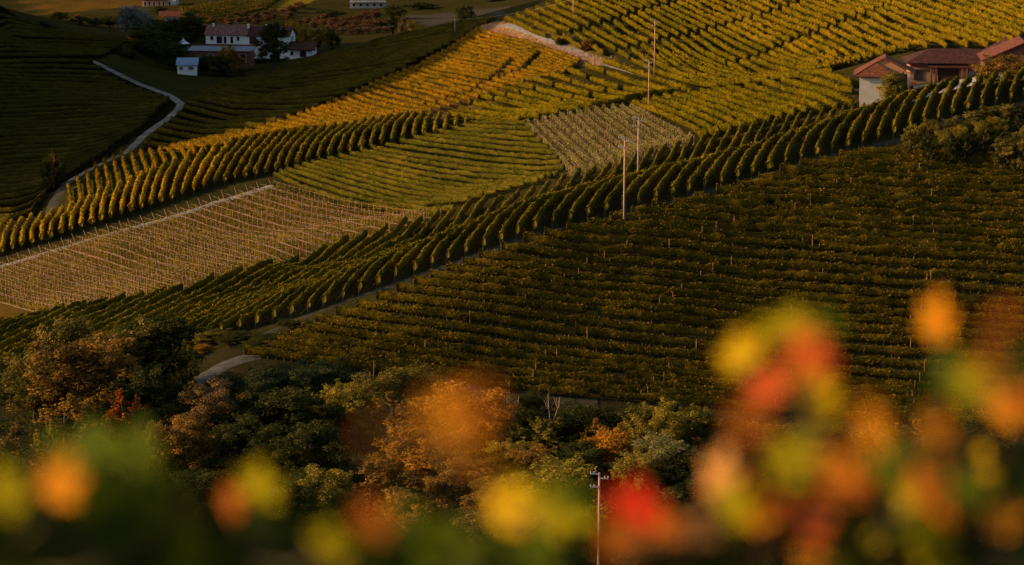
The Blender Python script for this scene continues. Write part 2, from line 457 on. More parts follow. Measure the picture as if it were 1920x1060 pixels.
r1 = ramp(nt, [(0.25, (0.45, 0.5, 0.45)), (0.5, (0.95, 0.95, 0.9)), (0.75, (1.6, 1.45, 1.3))]); L.new(n1.outputs['Fac'], r1.inputs[0])
r2 = ramp(nt, [(0.3, (0.7, 0.8, 0.7)), (0.7, (1.25, 1.1, 1.0))]); L.new(n2.outputs['Fac'], r2.inputs[0])
m1 = N(nt, 'ShaderNodeMix', data_type='RGBA', blend_type='MULTIPLY'); m1.inputs[0].default_value = 1
m2 = N(nt, 'ShaderNodeMix', data_type='RGBA', blend_type='MULTIPLY'); m2.inputs[0].default_value = 1
L.new(a.outputs['Color'], m1.inputs[6]); L.new(r1.outputs[0], m1.inputs[7])
L.new(m1.outputs[2], m2.inputs[6]); L.new(r2.outputs[0], m2.inputs[7])
L.new(m2.outputs[2], b.inputs['Color'])
bp = N(nt, 'ShaderNodeBump'); bp.inputs['Strength'].default_value = 0.6; bp.inputs['Distance'].default_value = 0.25
L.new(n1.outputs['Fac'], bp.inputs['Height']); L.new(bp.outputs[0], b.inputs['Normal'])
L.new(b.outputs[0], out.inputs['Surface'])
me.materials.append(m)
tag(obj('hillside_ground', me), kind='structure')

# ------------------------------------------------------------------ tracks and lanes
def ribbon(name, px, width, mat, lift=0.13, jitter=0.25, kind='structure'):
    c = resample(smooth_pl(hits(px), 2), step=1.0)
    d = np.gradient(c, axis=0); d /= np.linalg.norm(d, axis=1)[:, None] + 1e-9
    nrm = np.stack([-d[:, 1], d[:, 0]], 1)
    k = 5; V = []
    wob = np.interp(np.arange(len(c)), np.arange(0, len(c) + 4, 4), RNG.normal(0, jitter, len(np.arange(0, len(c) + 4, 4))))
    for j in range(k):
        off = (j / (k - 1) - 0.5) * width + wob * (1 if j in (0, k - 1) else 0.3)
        q = c + nrm * off[:, None]
        z = H(q[:, 0], q[:, 1]) + (lift if j not in (0, k - 1) else 0.01)
        V.append(np.column_stack([q, z]))
    V = np.stack(V, 1).reshape(-1, 3)
    n = len(c)
    i = (np.arange(n - 1)[:, None] * k + np.arange(k - 1)[None]).ravel()
    me = mesh_np(name, V, np.stack([i, i + k, i + k + 1, i + 1], 1), smooth=True, mats=[mat])
    return tag(obj(name, me), kind=kind)
M['dirt'] = surf_mat('pale_dirt', (0.075, 0.062, 0.043), (0.22, 0.18, 0.13), 0.35, bump=0.4, detail=8)
M['gravel'] = surf_mat('grey_gravel', (0.13, 0.12, 0.11), (0.25, 0.23, 0.21), 0.9, bump=0.4, detail=8)
M['grasstrack'] = surf_mat('worn_grass', (0.020, 0.021, 0.009), (0.045, 0.040, 0.022), 0.5, bump=0.4, detail=8)
M['pathgrey'] = surf_mat('shaded_gravel_path', (0.03, 0.028, 0.020), (0.095, 0.088, 0.075), 0.8, bump=0.4, detail=9)  # darker copy of the gravel, with shade put into its colour
ribbon('dirt_lane', [(165,112),(185,120),(215,135),(245,150),(290,168),(325,182),(343,194),(330,212),(300,232),(262,262),(240,285),(205,300),(165,320),(130,340)], 2.1, M['dirt'], jitter=0.12)
ribbon('dirt_lane', [(130,340),(112,362),(98,385),(75,408),(20,425),(-30,440)], 2.4, M['grasstrack'])
ribbon('gravel_track', [(-40,512),(0,500),(120,466),(250,428),(400,382),(512,349)], 1.7, M['gravel'])
ribbon('grass_track', [(470,640,333),(571,598,339),(680,560,342),(826,508,347),(1001,448,353),(1115,420,358),(1235,389,363),(1381,353,369),(1497,317,374),(1610,289,379),(1697,263,383),(1776,235,386),(1896,205,391),(1960,190,394)], 1.2, M['grasstrack'])
ribbon('gravel_track', [(360,722),(385,705),(420,685),(455,672),(480,664)], 2.6, M['pathgrey'])
ribbon('grass_track', [(780,706),(860,722),(950,742),(1050,752),(1120,760)], 2.2, M['grasstrack'])
ribbon('gravel_track', [(930,50),(965,50),(1010,68),(1050,86),(1090,103),(1130,117),(1170,130),(1230,146),(1290,168)], 2.2, M['gravel'])
ribbon('dirt_lane', [(640,186),(700,158),(775,126),(830,98),(885,62)], 1.3, M['grasstrack'])

# ------------------------------------------------------------------ vine rows
RING = np.array([(-0.22, 0.0), (-0.9, 0.22), (-1.0, 0.55), (-0.62, 0.9), (0.0, 1.0), (0.62, 0.9), (1.0, 0.55), (0.9, 0.22), (0.22, 0.0)])
def noise1(s, corr):
    n = int(s[-1] / corr) + 3
    return np.interp(s / corr, np.arange(n), RNG.normal(0, 1, n))
def row_arrays(c, h0=0.7, h1=2.0, w=0.38, dens=45, leaf=0.22, rough=1.0, gaps=None, core=True, bias=0.0, gap_noise=None, var=0.20, streak=0.0, ds=0.9):
    """hedge core and leaf quads of one row; c is the plan centre line"""
    c = resample(c, step=ds); n = len(c)
    if n < 3: return None
    s = np.concatenate([[0], np.cumsum(np.linalg.norm(np.diff(c, axis=0), axis=1))])
    d = np.gradient(c, axis=0); d /= np.linalg.norm(d, axis=1)[:, None] + 1e-9
    nr = np.stack([d[:, 1], -d[:, 0]], 1)
    c = c + nr * (noise1(s, 2.5) * 0.06 * rough)[:, None]
    z = H(c[:, 0], c[:, 1])
    wid = w * np.clip(1 + rough * (0.20 * noise1(s, 1.1) + 0.12 * noise1(s, 4)), 0.45, 1.8)
    top = h1 * np.clip(1 + rough * (0.07 * noise1(s, 0.9) + 0.05 * noise1(s, 5)), 0.75, 1.25)
    keep = np.ones(n, bool)
    if gaps is not None: keep &= ~gaps(c)
    if gap_noise: keep &= noise1(s, 2.2) < gap_noise
    V = []; F = []; T = []
    K = len(RING)
    if core:
        jit = RNG.normal(0, 0.10 * rough, (n, K, 2))
        lat = RING[None, :, 0] * wid[:, None] * 0.82 * (1 + jit[..., 0])
        hh = h0 + (top[:, None] - h0) * RING[None, :, 1] * 0.96 * (1 + jit[..., 1] * 0.5)
        X = c[:, None, :] + nr[:, None, :] * lat[..., None]
        V.append(np.concatenate([X, (z[:, None] + hh)[..., None]], 2).reshape(-1, 3))
        seg = np.nonzero(keep[:-1] & keep[1:])[0]
        k = np.arange(K)
        a = seg[:, None] * K + k; b2 = seg[:, None] * K + (k + 1) % K
        F.append(np.stack([a, b2, b2 + K, a + K], 2).reshape(-1, 4))
        caps = np.nonzero(keep & ~(np.concatenate([[False], keep[:-1]]) & np.concatenate([keep[1:], [False]])))[0]
        for cp in caps:
            o = cp * K
            F.append(np.array([[o, o + 1, o + 7, o + 8], [o + 1, o + 2, o + 6, o + 7], [o + 2, o + 3, o + 5, o + 6], [o + 3, o + 4, o + 4, o + 5]])[:3])
        T.append(np.clip(RNG.normal(0.30 + bias, 0.14, n * K), 0, 1))
    nl = int(s[-1] * dens)
    sl = RNG.uniform(0, s[-1], nl)
    idx = np.clip(np.searchsorted(s, sl) - 1, 0, n - 2)
    ok = keep[idx] & keep[idx + 1]; sl = sl[ok]; idx = idx[ok]; nl = len(sl)
    if nl == 0: return None
    f = ((sl - s[idx]) / (s[idx + 1] - s[idx]))[:, None]
    cc = c[idx] * (1 - f) + c[idx + 1] * f
    zz = z[idx] * (1 - f[:, 0]) + z[idx + 1] * f[:, 0]
    ww = wid[idx]; tt = top[idx]
    u = RNG.uniform(0, K - 1, nl); k0 = u.astype(int); fu = u - k0
    ro = RING[k0] * (1 - fu[:, None]) + RING[np.minimum(k0 + 1, K - 1)] * fu[:, None]
    spread = np.abs(RNG.normal(1.0, 0.16 * rough, nl))
    lat = ro[:, 0] * ww * spread
    hh = h0 + (tt - h0) * ro[:, 1] * RNG.normal(1.0, 0.05 * rough, nl)
    tall = RNG.uniform(0, 1, nl) < 0.06 * rough          # stray shoots above the hedge line
    hh = hh + tall * RNG.uniform(0.05, 0.45, nl)
    pos = np.column_stack([cc + nr[idx] * lat[:, None], zz + hh])
    nv = np.column_stack([nr[idx] * (ro[:, 0] * 1.0)[:, None], (ro[:, 1] - 0.45) * 1.6]) + RNG.normal(0, 0.55, (nl, 3))
    nv /= np.linalg.norm(nv, axis=1)[:, None] + 1e-9
    tv = np.cross(nv, RNG.normal(0, 1, (nl, 3))); tv /= np.linalg.norm(tv, axis=1)[:, None] + 1e-9
    bv = np.cross(nv, tv)
    sz = (leaf * RNG.uniform(0.6, 1.3, nl) * 0.5)[:, None]
    q = np.stack([pos - tv * sz * 0.8, pos - bv * sz, pos + tv * sz * 1.1, pos + bv * sz], 1).reshape(-1, 3)
    base = sum(len(v) for v in V)
    V.append(q); F.append(base + np.arange(nl * 4).reshape(-1, 4))
    clump = 0.16 * noise1(s, 1.2)[idx] + 0.10 * noise1(s, 6)[idx] + (streak * np.interp(sl, np.arange(0, s[-1] + 1, 0.33), RNG.normal(0, 1, len(np.arange(0, s[-1] + 1, 0.33)))) if streak else 0)
    T.append(np.repeat(np.clip(RNG.normal(0.45 + bias, var, nl) + clump, 0, 1), 4))
    return np.concatenate(V), np.concatenate(F), np.concatenate(T), c, z, keep
def vine_row(c, mat, label, group, posts=None, trunks=False, **kw):
    r = row_arrays(c, **kw)
    if r is None: return None
    V, F, T, cl, z, keep = r
    o0 = np.array([cl[0, 0], cl[0, 1], z[0]])
    ob = obj('vine_row', mesh_np('vine_row', V - o0, F, tint=T, mats=[mat]), loc=o0)
    tag(ob, label, 'vine row', group)
    return ob, cl, z, keep

def post_mesh(name, h, w, mat, lean=0.0):
    mb = MB()
    mb.tube([(0, 0, -0.3), (lean * 0.5, 0, h * 0.5), (lean, 0, h)], [w, w * 0.95, w * 0.85], 6)
    return mesh_py(name, mb.v, mb.f, mat)
PM_TALL = post_mesh('post', 2.15, 0.045, M['post'])
PM_STAKE = post_mesh('stake', 1.8, 0.055, M['post'])
PM_END = post_mesh('end_post', 1.7, 0.04, M['stem'])
PM_LEAN = post_mesh('end_post', 2.0, 0.075, M['post'], lean=-0.7)
def child(name, me, row, p, rz=0.0, tilt=0.0, sc=1.0):
    o = bpy.data.objects.new(name, me); COL.objects.link(o); o.parent = row
    o.location = Vector((p[0], p[1], float(H(p[0], p[1])))) - row.location
    o.rotation_euler = (random.uniform(-0.03, 0.03) + tilt, random.uniform(-0.03, 0.03), rz)
    o.scale = (1, 1, sc)
    return o
def trunk_part(row, cl, step=1.1, h=0.75):
    c = resample(cl, step=step); mb = MB()
    for p in c:
        x, y = p + RNG.normal(0, 0.05, 2); zz = float(H(x, y))
        a = Vector((x, y, zz - 0.05)) - row.location
        mb.tube([a, a + Vector((random.uniform(-.06, .06), random.uniform(-.06, .06), h))], [0.045, 0.03], 4)
    tag(mb.build('vine_trunk', M['stem'], row), kind='stuff')

def field_rows(guides, smooth=1, M_=28):
    """guides: list of (row number, [(px, py[, Y]) ...]); returns {row number: plan polyline}"""
    g = [(k, resample(smooth_pl(hits(resample(np.array(p, float), 14) if all(len(q) == 2 for q in p) else p), smooth), M_)) for k, p in guides]
    rows = {}
    for (k0, a), (k1, b) in zip(g[:-1], g[1:]):
        for k in range(k0, k1 + (1 if k1 == g[-1][0] else 0)):
            f = (k - k0) / (k1 - k0)
            rows[k] = a * (1 - f) + b * f
    return rows
def alley(pl, width, slope_px=None):
    c = hits(pl)
    def fn(p):
        best = np.full(len(p), 1e9)
        for a, b in zip(c[:-1], c[1:]):
            ab = b - a; tt = np.clip(((p - a) @ ab) / (ab @ ab), 0, 1)
            best = np.minimum(best, np.linalg.norm(p - (a + tt[:, None] * ab), axis=1))
        return best < width / 2
    return fn
def any_of(*fs):
    return lambda p: np.any([f(p) for f in fs], axis=0)

# --- ridge plot: straight parallel rows running over the shoulder
DIRV = np.array([0.335, 0.942]); DIRV /= np.linalg.norm(DIRV)
PERP = np.array([DIRV[1], -DIRV[0]])
near_e = [(-90,720,322),(60,700,324),(200,672,329),(330,645,333),(450,622,337),(571,591,339.5),(680,554,342.5),(826,501,347.5),(1001,440,353.5),(1115,413,358.5),(1235,382,363.5),(1381,346,369.5),(1497,310,374.5),(1610,282,379.5),(1697,256,383.5),(1776,226,386.5),(1896,198,391.5),(1990,180,396)]
far_e = [(1990,160,415),(1900,180,404),(1840,194,402),(1770,196,405),(1730,200,410),(1690,204,419),(1640,208,438),(1603,207,446),(1468,231,448),(1327,264,446),(1200,298,440),(1066,336,432),(892,386,421),(760,424,413),(622,468,402),(490,508,388),(353,551,374),(150,594,364),(0,620,357),(-90,638,352)]
poly = np.array([hit(*p) for p in near_e + far_e])
def clip_line(poly, o, d):
    ts = []
    for a, b in zip(poly, np.roll(poly, -1, axis=0)):
        e = b - a; den = d[0] * e[1] - d[1] * e[0]
        if abs(den) < 1e-9: continue
        w = a - o; tt = (w[0] * e[1] - w[1] * e[0]) / den; uu = (w[0] * d[1] - w[1] * d[0]) / den
        if 0 <= uu < 1: ts.append(tt)
    return sorted(ts)
pr = poly @ PERP
offs = np.arange(pr.min() + 0.6, pr.max(), 2.02)
k = 0
for of in offs:
    ts = clip_line(poly, PERP * of, DIRV)
    if len(ts) < 2: continue
    segs = [(ts[i], ts[i + 1]) for i in range(0, len(ts) - 1, 2) if ts[i + 1] - ts[i] > 4]
    if not segs: continue
    t0, t1 = max(segs, key=lambda q: q[1] - q[0])
    tt = np.linspace(t0 + RNG.uniform(0, 0.6), t1 - RNG.uniform(0, 0.8), 40)
    c = PERP * of + DIRV * tt[:, None]
    vis = np.abs(c[:, 0]) < 0.232 * c[:, 1] + 1.5
    c = c[vis]
    if len(c) < 4: continue
    k += 1
    r = vine_row(c, M['vine_ridge'], f'{ordinal(k)} vine row from the left along the ridge plot', 'vine rows over the ridge', h1=2.05, w=0.38, dens=37, leaf=0.23, rough=0.95, streak=0.10, ds=0.75)
    if r:
        row, cl, z, keep = r
        child('end_post', PM_END, row, cl[0] - DIRV * 0.35)
        trunk_part(row, cl[:40], 1.2)

# --- dark slope in front of the ridge
g_dark = [(0, [(458,672),(620,690),(800,716),(1000,742),(1200,756),(1380,771),(1600,792),(1945,805)]),
 (5, [(592,610),(800,640),(1000,666),(1200,690),(1400,708),(1650,732),(1945,748)]),
 (9, [(744,552),(950,576),(1150,598),(1400,625),(1650,648),(1945,663)]),
 (14, [(898,491),(1100,512),(1300,532),(1600,557),(1945,580)]),
 (18, [(1062,438),(1300,456),(1600,478),(1945,498)]),
 (23, [(1262,388),(1500,400),(1700,413),(1945,420)]),
 (28, [(1462,330),(1650,340),(1800,348),(1945,352)]),
 (32, [(1610,294),(1750,300),(1850,304),(1945,306)])]
for k, c in field_rows(g_dark).items():
    r = vine_row(c, M['vine_dark'], f'{ordinal(k + 1)} vine row up from the foot of the dark slope facing the viewer', 'vine rows on the dark front slope', h0=0.45, h1=1.65, w=0.26, dens=66, leaf=0.20, ds=0.75, rough=1.1 if k < 14 else 1.5, gap_noise=2.3 if k > 3 else 1.7, var=0.24, streak=0.20)
    if r:
        row, cl, z, keep = r
        child('end_post', PM_END, row, cl[0])
        for p in resample(cl, step=17.0)[1:-1]:
            child('post', PM_TALL, row, p + RNG.normal(0, 0.3, 2), sc=random.uniform(0.75, 1.02))
        trunk_part(row, cl, 1.1)

# --- curved rows below the orange plot
g_curve = [(0, [(-14,486),(-9,460),(4,436)]), (6, [(96,453),(98,430),(112,416),(118,404)]), (11, [(190,421),(192,398),(203,366)]), (17, [(302,386),(309,352),(330,310)]),
 (22, [(402,352),(424,312),(461,268)]), (28, [(517,327),(531,297),(570,254)]), (33, [(615,303),(628,272),(668,240)]), (38, [(715,278),(721,252),(750,226)]), (42, [(795,262),(797,244),(808,224)]), (46, [(874,244),(875,238),(877,233)])]
for k, c in field_rows(g_curve).items():
    gold = k < 21
    r = vine_row(c, M['vine_bright'] if k < 22 else M['vine_gold'] if k < 30 else M['vine_ridge'], f'{ordinal(k + 1)} vine row from the left in the curved plot above the gravel track', 'curved vine rows above the gravel track', h1=2.0, w=0.40, dens=40, leaf=0.26, bias=0.0 if k < 30 else 0.15)
    if r:
        child('end_post', PM_END, r[0], r[1][0])
g_stub = [(0, [(128,356),(131,374),(134,392)]), (6, [(227,294),(234,320),(241,349)]), (11, [(319,290),(324,300),(329,312)]), (16, [(420,276),(423,280),(425,286)])]
for k, c in field_rows(g_stub).items():
    vine_row(c, M['vine_orange'], f'{ordinal(k + 1)} short orange vine row from the left, on the grass below the lane', 'short orange rows on grass', h1=1.8, w=0.32, dens=34, leaf=0.26)

# --- green fan-shaped plot
g_fan = [(0, [(514,338),(560,358),(650,390),(760,406),(822,406)]), (2, [(537,327),(600,346),(712,382),(800,394),(880,384)]), (7, [(615,308),(700,325),(800,349),(900,362),(1010,350)]),
 (11, [(697,288),(800,305),(900,320),(1000,327),(1058,326)]), (14, [(775,268),(870,279),(960,290),(1040,297)]), (17, [(835,249),(900,255),(1005,263)]), (19, [(880,241),(940,240),(987,240)])]
for k, c in field_rows(g_fan).items():
    vine_row(c, M['vine_fan'], f'{ordinal(k + 1)} vine row up from the brown plot in the green fan-shaped plot', 'vine rows of the fan-shaped plot', h1=1.65, w=0.33, dens=42, leaf=0.22, streak=0.08, rough=0.8)

def soil_strip(row, cl, w=0.2, lift=0.10):
    c = resample(cl, step=0.9); d = np.gradient(c, axis=0); d /= np.linalg.norm(d, axis=1)[:, None] + 1e-9
    nr = np.stack([d[:, 1], -d[:, 0]], 1); n = len(c); V = []
    for j, (o_, l_) in enumerate(((-w, 0.0), (-w * 0.4, lift), (w * 0.4, lift), (w, 0.0))):
        q = c + nr * (o_ + RNG.normal(0, 0.06, n))[:, None]
        V.append(np.column_stack([q, H(q[:, 0], q[:, 1]) + l_]))
    V = np.stack(V, 1).reshape(-1, 3); i = (np.arange(n - 1)[:, None] * 4 + np.arange(3)[None]).ravel()
    me_ = mesh_np('soil_berm', V - np.array(row.location), np.stack([i, i + 1, i + 5, i + 4], 1), mats=[M['berm']])
    obj('soil_berm', me_, row)
    c = resample(cl, step=2.2); mb = MB(); hw = 1.55
    mb.tube([Vector((p[0], p[1], float(H(p[0], p[1])) + hw + random.uniform(-.05, .05))) - row.location for p in c], [0.02] * len(c), 4)
    mb.build('trellis_wire', M['post'], row)
M['berm'] = surf_mat('dry_tilled_soil', (0.08, 0.055, 0.025), (0.20, 0.125, 0.08), 0.7, bump=0.3, detail=8)
# --- brown plot of staked young vines
g_brown = [(0, [(-30,556),(40,578),(110,594)]), (4, [(-22,512),(100,548),(205,577)]), (10, [(100,474),(230,516),(345,549)]), (17, [(250,429),(380,471),(500,504)]), (24, [(400,384),(540,427),(668,452)]), (29, [(511,354),(640,391),(760,410),(826,409)])]
for k, c in field_rows(g_brown).items():
    r = vine_row(c, M['vine_young'], f'{ordinal(k + 1)} staked young row from the left in the pinkish brown plot', 'staked young rows in the brown plot', h0=0.15, h1=1.3, w=0.36, dens=36, leaf=0.23, rough=1.6, core=False)
    if r:
        row, cl, z, keep = r
        child('end_post', PM_LEAN, row, cl[0], rz=0.0, sc=1.0)
        soil_strip(row, cl)
        for p in resample(cl, step=1.55)[1:]:
            child('stake', PM_STAKE, row, p + RNG.normal(0, 0.08, 2), sc=random.uniform(0.85, 1.1))
# --- small staked plot beside the poles
g_small = [(0, [(988,239),(1030,285),(1080,336)]), (4, [(1050,224),(1100,269),(1150,313)]), (8, [(1112,212),(1170,256),(1226,294)]), (12, [(1182,208),(1240,241),(1302,272)])]
for k, c in field_rows(g_small).items():
    r = vine_row(c, M['vine_pale'], f'{ordinal(k + 1)} staked young row from the left in the small pale plot behind the poles', 'staked rows in the small pale plot', h0=0.2, h1=1.6, w=0.36, dens=64, leaf=0.24, rough=1.3, core=False, bias=0.12)
    if r:
        row, cl, z, keep = r
        soil_strip(row, cl)
        for p in resample(cl, step=1.6):
            child('stake', PM_STAKE, row, p + RNG.normal(0, 0.08, 2), sc=random.uniform(0.8, 1.1))

# --- yellow-green plot, orange plot, upper plot, plot by the farm
g_yg = [(0, [(842,226),(900,233),(975,235)]), (3, [(897,188),(1000,213),(1085,213)]), (6, [(967,167),(1070,194),(1130,205),(1165,197)]), (9, [(1065,141),(1150,173),(1230,186),(1262,181)]), (11, [(1132,124),(1200,148),(1288,178)])]
al = any_of(alley([(880,205),(985,180),(1065,165),(1150,142)], 1.4), alley([(1040,205),(1110,188),(1190,170)], 1.4))
for k, c in field_rows(g_yg).items():
    vine_row(c, M['vine_yellow'], f'{ordinal(k + 1)} vine row up from the curved rows in the yellow-green plot', 'vine rows of the yellow-green plot', h1=2.0, w=0.42, dens=36, leaf=0.28, gaps=al)
g_or = [(0, [(300,291),(360,288),(430,277)]), (8, [(440,260),(500,263),(560,254)]), (14, [(560,223),(620,236),(662,238)]), (20, [(640,191),(700,213),(772,223)]), (25, [(705,161),(790,179),(862,201)]), (31, [(780,131),(880,148),(967,167)]), (37, [(840,98),(930,114),(1060,142)]), (43, [(893,64),(980,87),(1087,122)])]
al = any_of(alley([(800,205),(880,180),(960,120)], 1.2), alley([(900,165),(980,138),(1010,110)], 1.2))
for k, c in field_rows(g_or).items():
    vine_row(c, M['vine_orange'], f'{ordinal(k + 1)} vine row from the lower left in the long orange plot', 'vine rows of the orange plot', h1=1.7, w=0.33, dens=32, leaf=0.26, gaps=al, rough=1.3)
g_up = [(0, [(948,42),(1000,68),(1048,84)]), (3, [(1005,24),(1080,60),(1135,90),(1180,118)]), (7, [(1080,2),(1150,34),(1230,80),(1290,118),(1350,158)]), (12, [(1180,-8),(1280,40),(1370,87),(1450,126),(1530,142)]), (17, [(1300,-8),(1400,37),(1500,82),(1592,126)]), (22, [(1450,-8),(1550,32),(1650,77),(1702,100)]), (27, [(1600,-8),(1700,27),(1800,62),(1890,98)]), (32, [(1780,-8),(1850,17),(1945,52)]), (36, [(1880,-8),(1915,4),(1950,16)])]
al = any_of(alley([(1010,82),(1080,68),(1150,48),(1255,15),(1320,-10)], 1.6), alley([(1130,112),(1212,92),(1300,72),(1372,53),(1500,10)], 1.6), alley([(1300,140),(1420,115),(1560,60),(1700,5)], 1.4))
for k, c in field_rows(g_up).items():
    vine_row(c, M['vine_yellow'] if k < 14 else M['vine_gold'], f'{ordinal(k + 1)} vine row from the left in the large upper plot behind the farm', 'vine rows of the upper plot', h1=1.95, w=0.38, dens=31, leaf=0.28, gaps=al, rough=1.1 if k < 14 else 1.8)
g_up2 = [(0, [(1185,122),(1240,148),(1300,166),(1345,172)]), (3, [(1262,113),(1320,142),(1380,160),(1440,160)]), (5, [(1330,130),(1390,150),(1450,152),(1560,146)])]
for k, c in field_rows(g_up2).items():
    vine_row(c, M['vine_yellow'], f'{ordinal(k + 1)} vine row from the left in the strip between pole and upper plot', 'vine rows of the strip below the upper plot', h1=2.0, w=0.42, dens=36, leaf=0.28)
g_by = [(0, [(1187,205),(1240,223),(1290,246),(1322,263)]), (4, [(1265,188),(1350,214),(1420,244)]), (8, [(1365,175),(1475,207),(1512,220)]), (11, [(1465,160),(1540,182),(1600,205)]), (13, [(1540,149),(1570,158),(1596,170)])]
for k, c in field_rows(g_by).items():
    vine_row(c, M['vine_yellow'], f'{ordinal(k + 1)} vine row from the left in the plot between poles and outbuilding', 'vine rows beside the outbuilding', h1=2.0, w=0.44, dens=40, leaf=0.27, bias=-0.08)
# --- shaded plot below the farmhouse
g_sh = [(0, [(268,274),(320,282),(400,274)]), (6, [(345,207),(430,229),(540,223)]), (11, [(372,178),(470,190),(590,180),(680,165)]), (17, [(420,160),(540,150),(680,130),(800,108)]), (22, [(540,130),(650,112),(780,90),(870,72)]), (26, [(600,111),(720,78),(860,48),(930,38)])]
for k, c in field_rows(g_sh).items():
    vine_row(c, M['vine_shade'], f'{ordinal(k + 1)} dark green vine row up from the lane in the shaded plot below the farmhouse', 'vine rows of the shaded plot', h0=0.35, h1=1.5, w=0.22, dens=26, leaf=0.24, rough=0.7)
# --- left hill and the far plots: hundreds of rows that merge into one mass
acc = []
def far_rows(guides, **kw):
    for k, c in field_rows(guides).items():
        r = row_arrays(c, **kw)
        if r: acc.append(r[:3])
far_rows([(0, [(-25,424),(20,420),(52,410)]), (9, [(-25,345),(100,335),(150,318)]), (18, [(-25,270),(150,262),(262,246)]), (28, [(-25,190),(150,186),(318,190)]), (37, [(-25,122),(90,118),(175,120)])], h0=0.3, h1=1.45, w=0.20, dens=20, leaf=0.24, rough=0.7)
far_rows([(0, [(-25,108),(100,108),(190,106)]), (6, [(-25,66),(100,74),(235,84)]), (10, [(-25,26),(30,40),(75,52)])], h0=0.3, h1=1.45, w=0.20, dens=18, leaf=0.25, rough=0.7)
far_rows([(0, [(350,44),(420,36),(500,22)]), (9, [(345,22),(440,8),(560,-6)])], h1=1.9, w=0.5, dens=14, leaf=0.4, bias=0.35)
VV = []; FF = []; TT = []; n0 = 0
for v, f, tt in acc:
    VV.append(v); FF.append(f + n0); TT.append(tt); n0 += len(v)
tag(obj('vineyard', mesh_np('vineyard', np.concatenate(VV), np.concatenate(FF), tint=np.concatenate(TT), mats=[M['vine_shade']])), 'dark vineyard rows merging on the shaded hill at left', 'vineyard', kind='stuff')

# ------------------------------------------------------------------ utility poles
def utility_pole(px, py_base, py_top, Y, label, arms=True, base_xy=None):
    xy = hit(px, py_base, Y); g = ground(xy)
    top = at(px, py_top, Y)[2] - g.z
    e = empty('utility_pole', g)
    mb = MB(); mb.tube([(0, 0, -0.8), (0, 0, top * 0.5), (0, 0, top)], [0.17, 0.145, 0.115], 10)
    mb.build('shaft', M['pole'], e, smooth=True)
    if arms:
        for sx, dz in ((-1, 0.05), (1, 0.55), (-1, 1.45)):
            z = top - dz
            a = MB(); a.box(min(0, sx * 0.95), max(0, sx * 0.95), -0.24, -0.13, z - 0.06, z + 0.06)
            arm = a.build('crossarm', M['metal'], e)
            for fx in (0.55, 0.9):
                q = MB(); q.tube([(sx * fx, -0.185, z + 0.05), (sx * fx, -0.185, z + 0.2), (sx * fx, -0.185, z + 0.28)], [0.04, 0.07, 0.03], 6)
                q.build('insulator', M['metal'], arm)
    tag(e, label, 'utility pole', 'utility poles across the vineyards')
    return g, top
MAIN = [utility_pole(1122, 1135, 887, 243, 'nearest utility pole, half hidden by blurred leaves above the wood'),
 utility_pole(1170, 424, 258, 357, 'tallest utility pole, standing at the ridge track before the dark slope'),
 utility_pole(1196, 352, 221, 412, 'utility pole rising from the ridge rows, between two neighbouring poles'),
 utility_pole(1216, 222, 113, 500, 'utility pole at the top corner of the small pale staked plot'),
 utility_pole(1227, 143, 37, 552, 'uppermost utility pole with crossarms, beside the large upper plot')]
utility_pole(853, 71, 35, 668, 'small utility pole on the skyline of the shaded plot', arms=False)
utility_pole(1075, 42, -3, 618, 'small utility pole at the upper left corner of the upper plot', arms=False)
def wire(pts, label):
    mb = MB(); V3 = [Vector(p) for p in pts]; o = V3[0].copy(); path = []
    for a, b in zip(V3[:-1], V3[1:]):
        for i in range(9):
            t_ = i / 8; p = a.lerp(b, t_); p.z -= 4 * t_ * (1 - t_) * (b - a).length * 0.02; path.append(p - o)
    mb.tube(path, [0.012] * len(path), 4)
    tag(mb.build('overhead_wire', M['metal'], loc=o), label, 'wire')
wire([at(556, 54, 672), at(853, 36, 668), at(1075, -2, 618)], 'thin overhead wire above the shaded plot')

# ------------------------------------------------------------------ trees
def leaf_cloud(centres, radii, counts, leaf, rng, squash=0.8, tint0=None, up=0.25, stretch=1.0):
    P_, Nn, T_ = [], [], []
    for i, (c, r, n) in enumerate(zip(centres, radii, counts)):
        d = rng.normal(0, 1, (n, 3)); d /= np.linalg.norm(d, axis=1)[:, None]
        rr = r * rng.uniform(0.35, 1.12, n) ** 0.6
        P_.append(c + d * rr[:, None] * np.array([1, 1, squash * stretch]))
        Nn.append(d + np.array([0, 0, up]) + rng.normal(0, 0.5, (n, 3)))
        T_.append(np.full(n, tint0[i] if tint0 is not None else rng.normal(0.45, 0.16)) + rng.normal(0, 0.16, n))
    pos = np.concatenate(P_); nv = np.concatenate(Nn); nv /= np.linalg.norm(nv, axis=1)[:, None]; n = len(pos)
    tv = np.cross(nv, rng.normal(0, 1, (n, 3))); tv /= np.linalg.norm(tv, axis=1)[:, None] + 1e-9
    bv = np.cross(nv, tv); sz = (leaf * rng.uniform(0.55, 1.35, n) * 0.5)[:, None]
    q = np.stack([pos - tv * sz * 0.9, pos - bv * sz * 0.7, pos + tv * sz * 1.2, pos + bv * sz * 0.7], 1).reshape(-1, 3)
    return q, np.arange(n * 4).reshape(-1, 4), np.repeat(np.clip(np.concatenate(T_), 0, 1), 4)
PROTO = {}
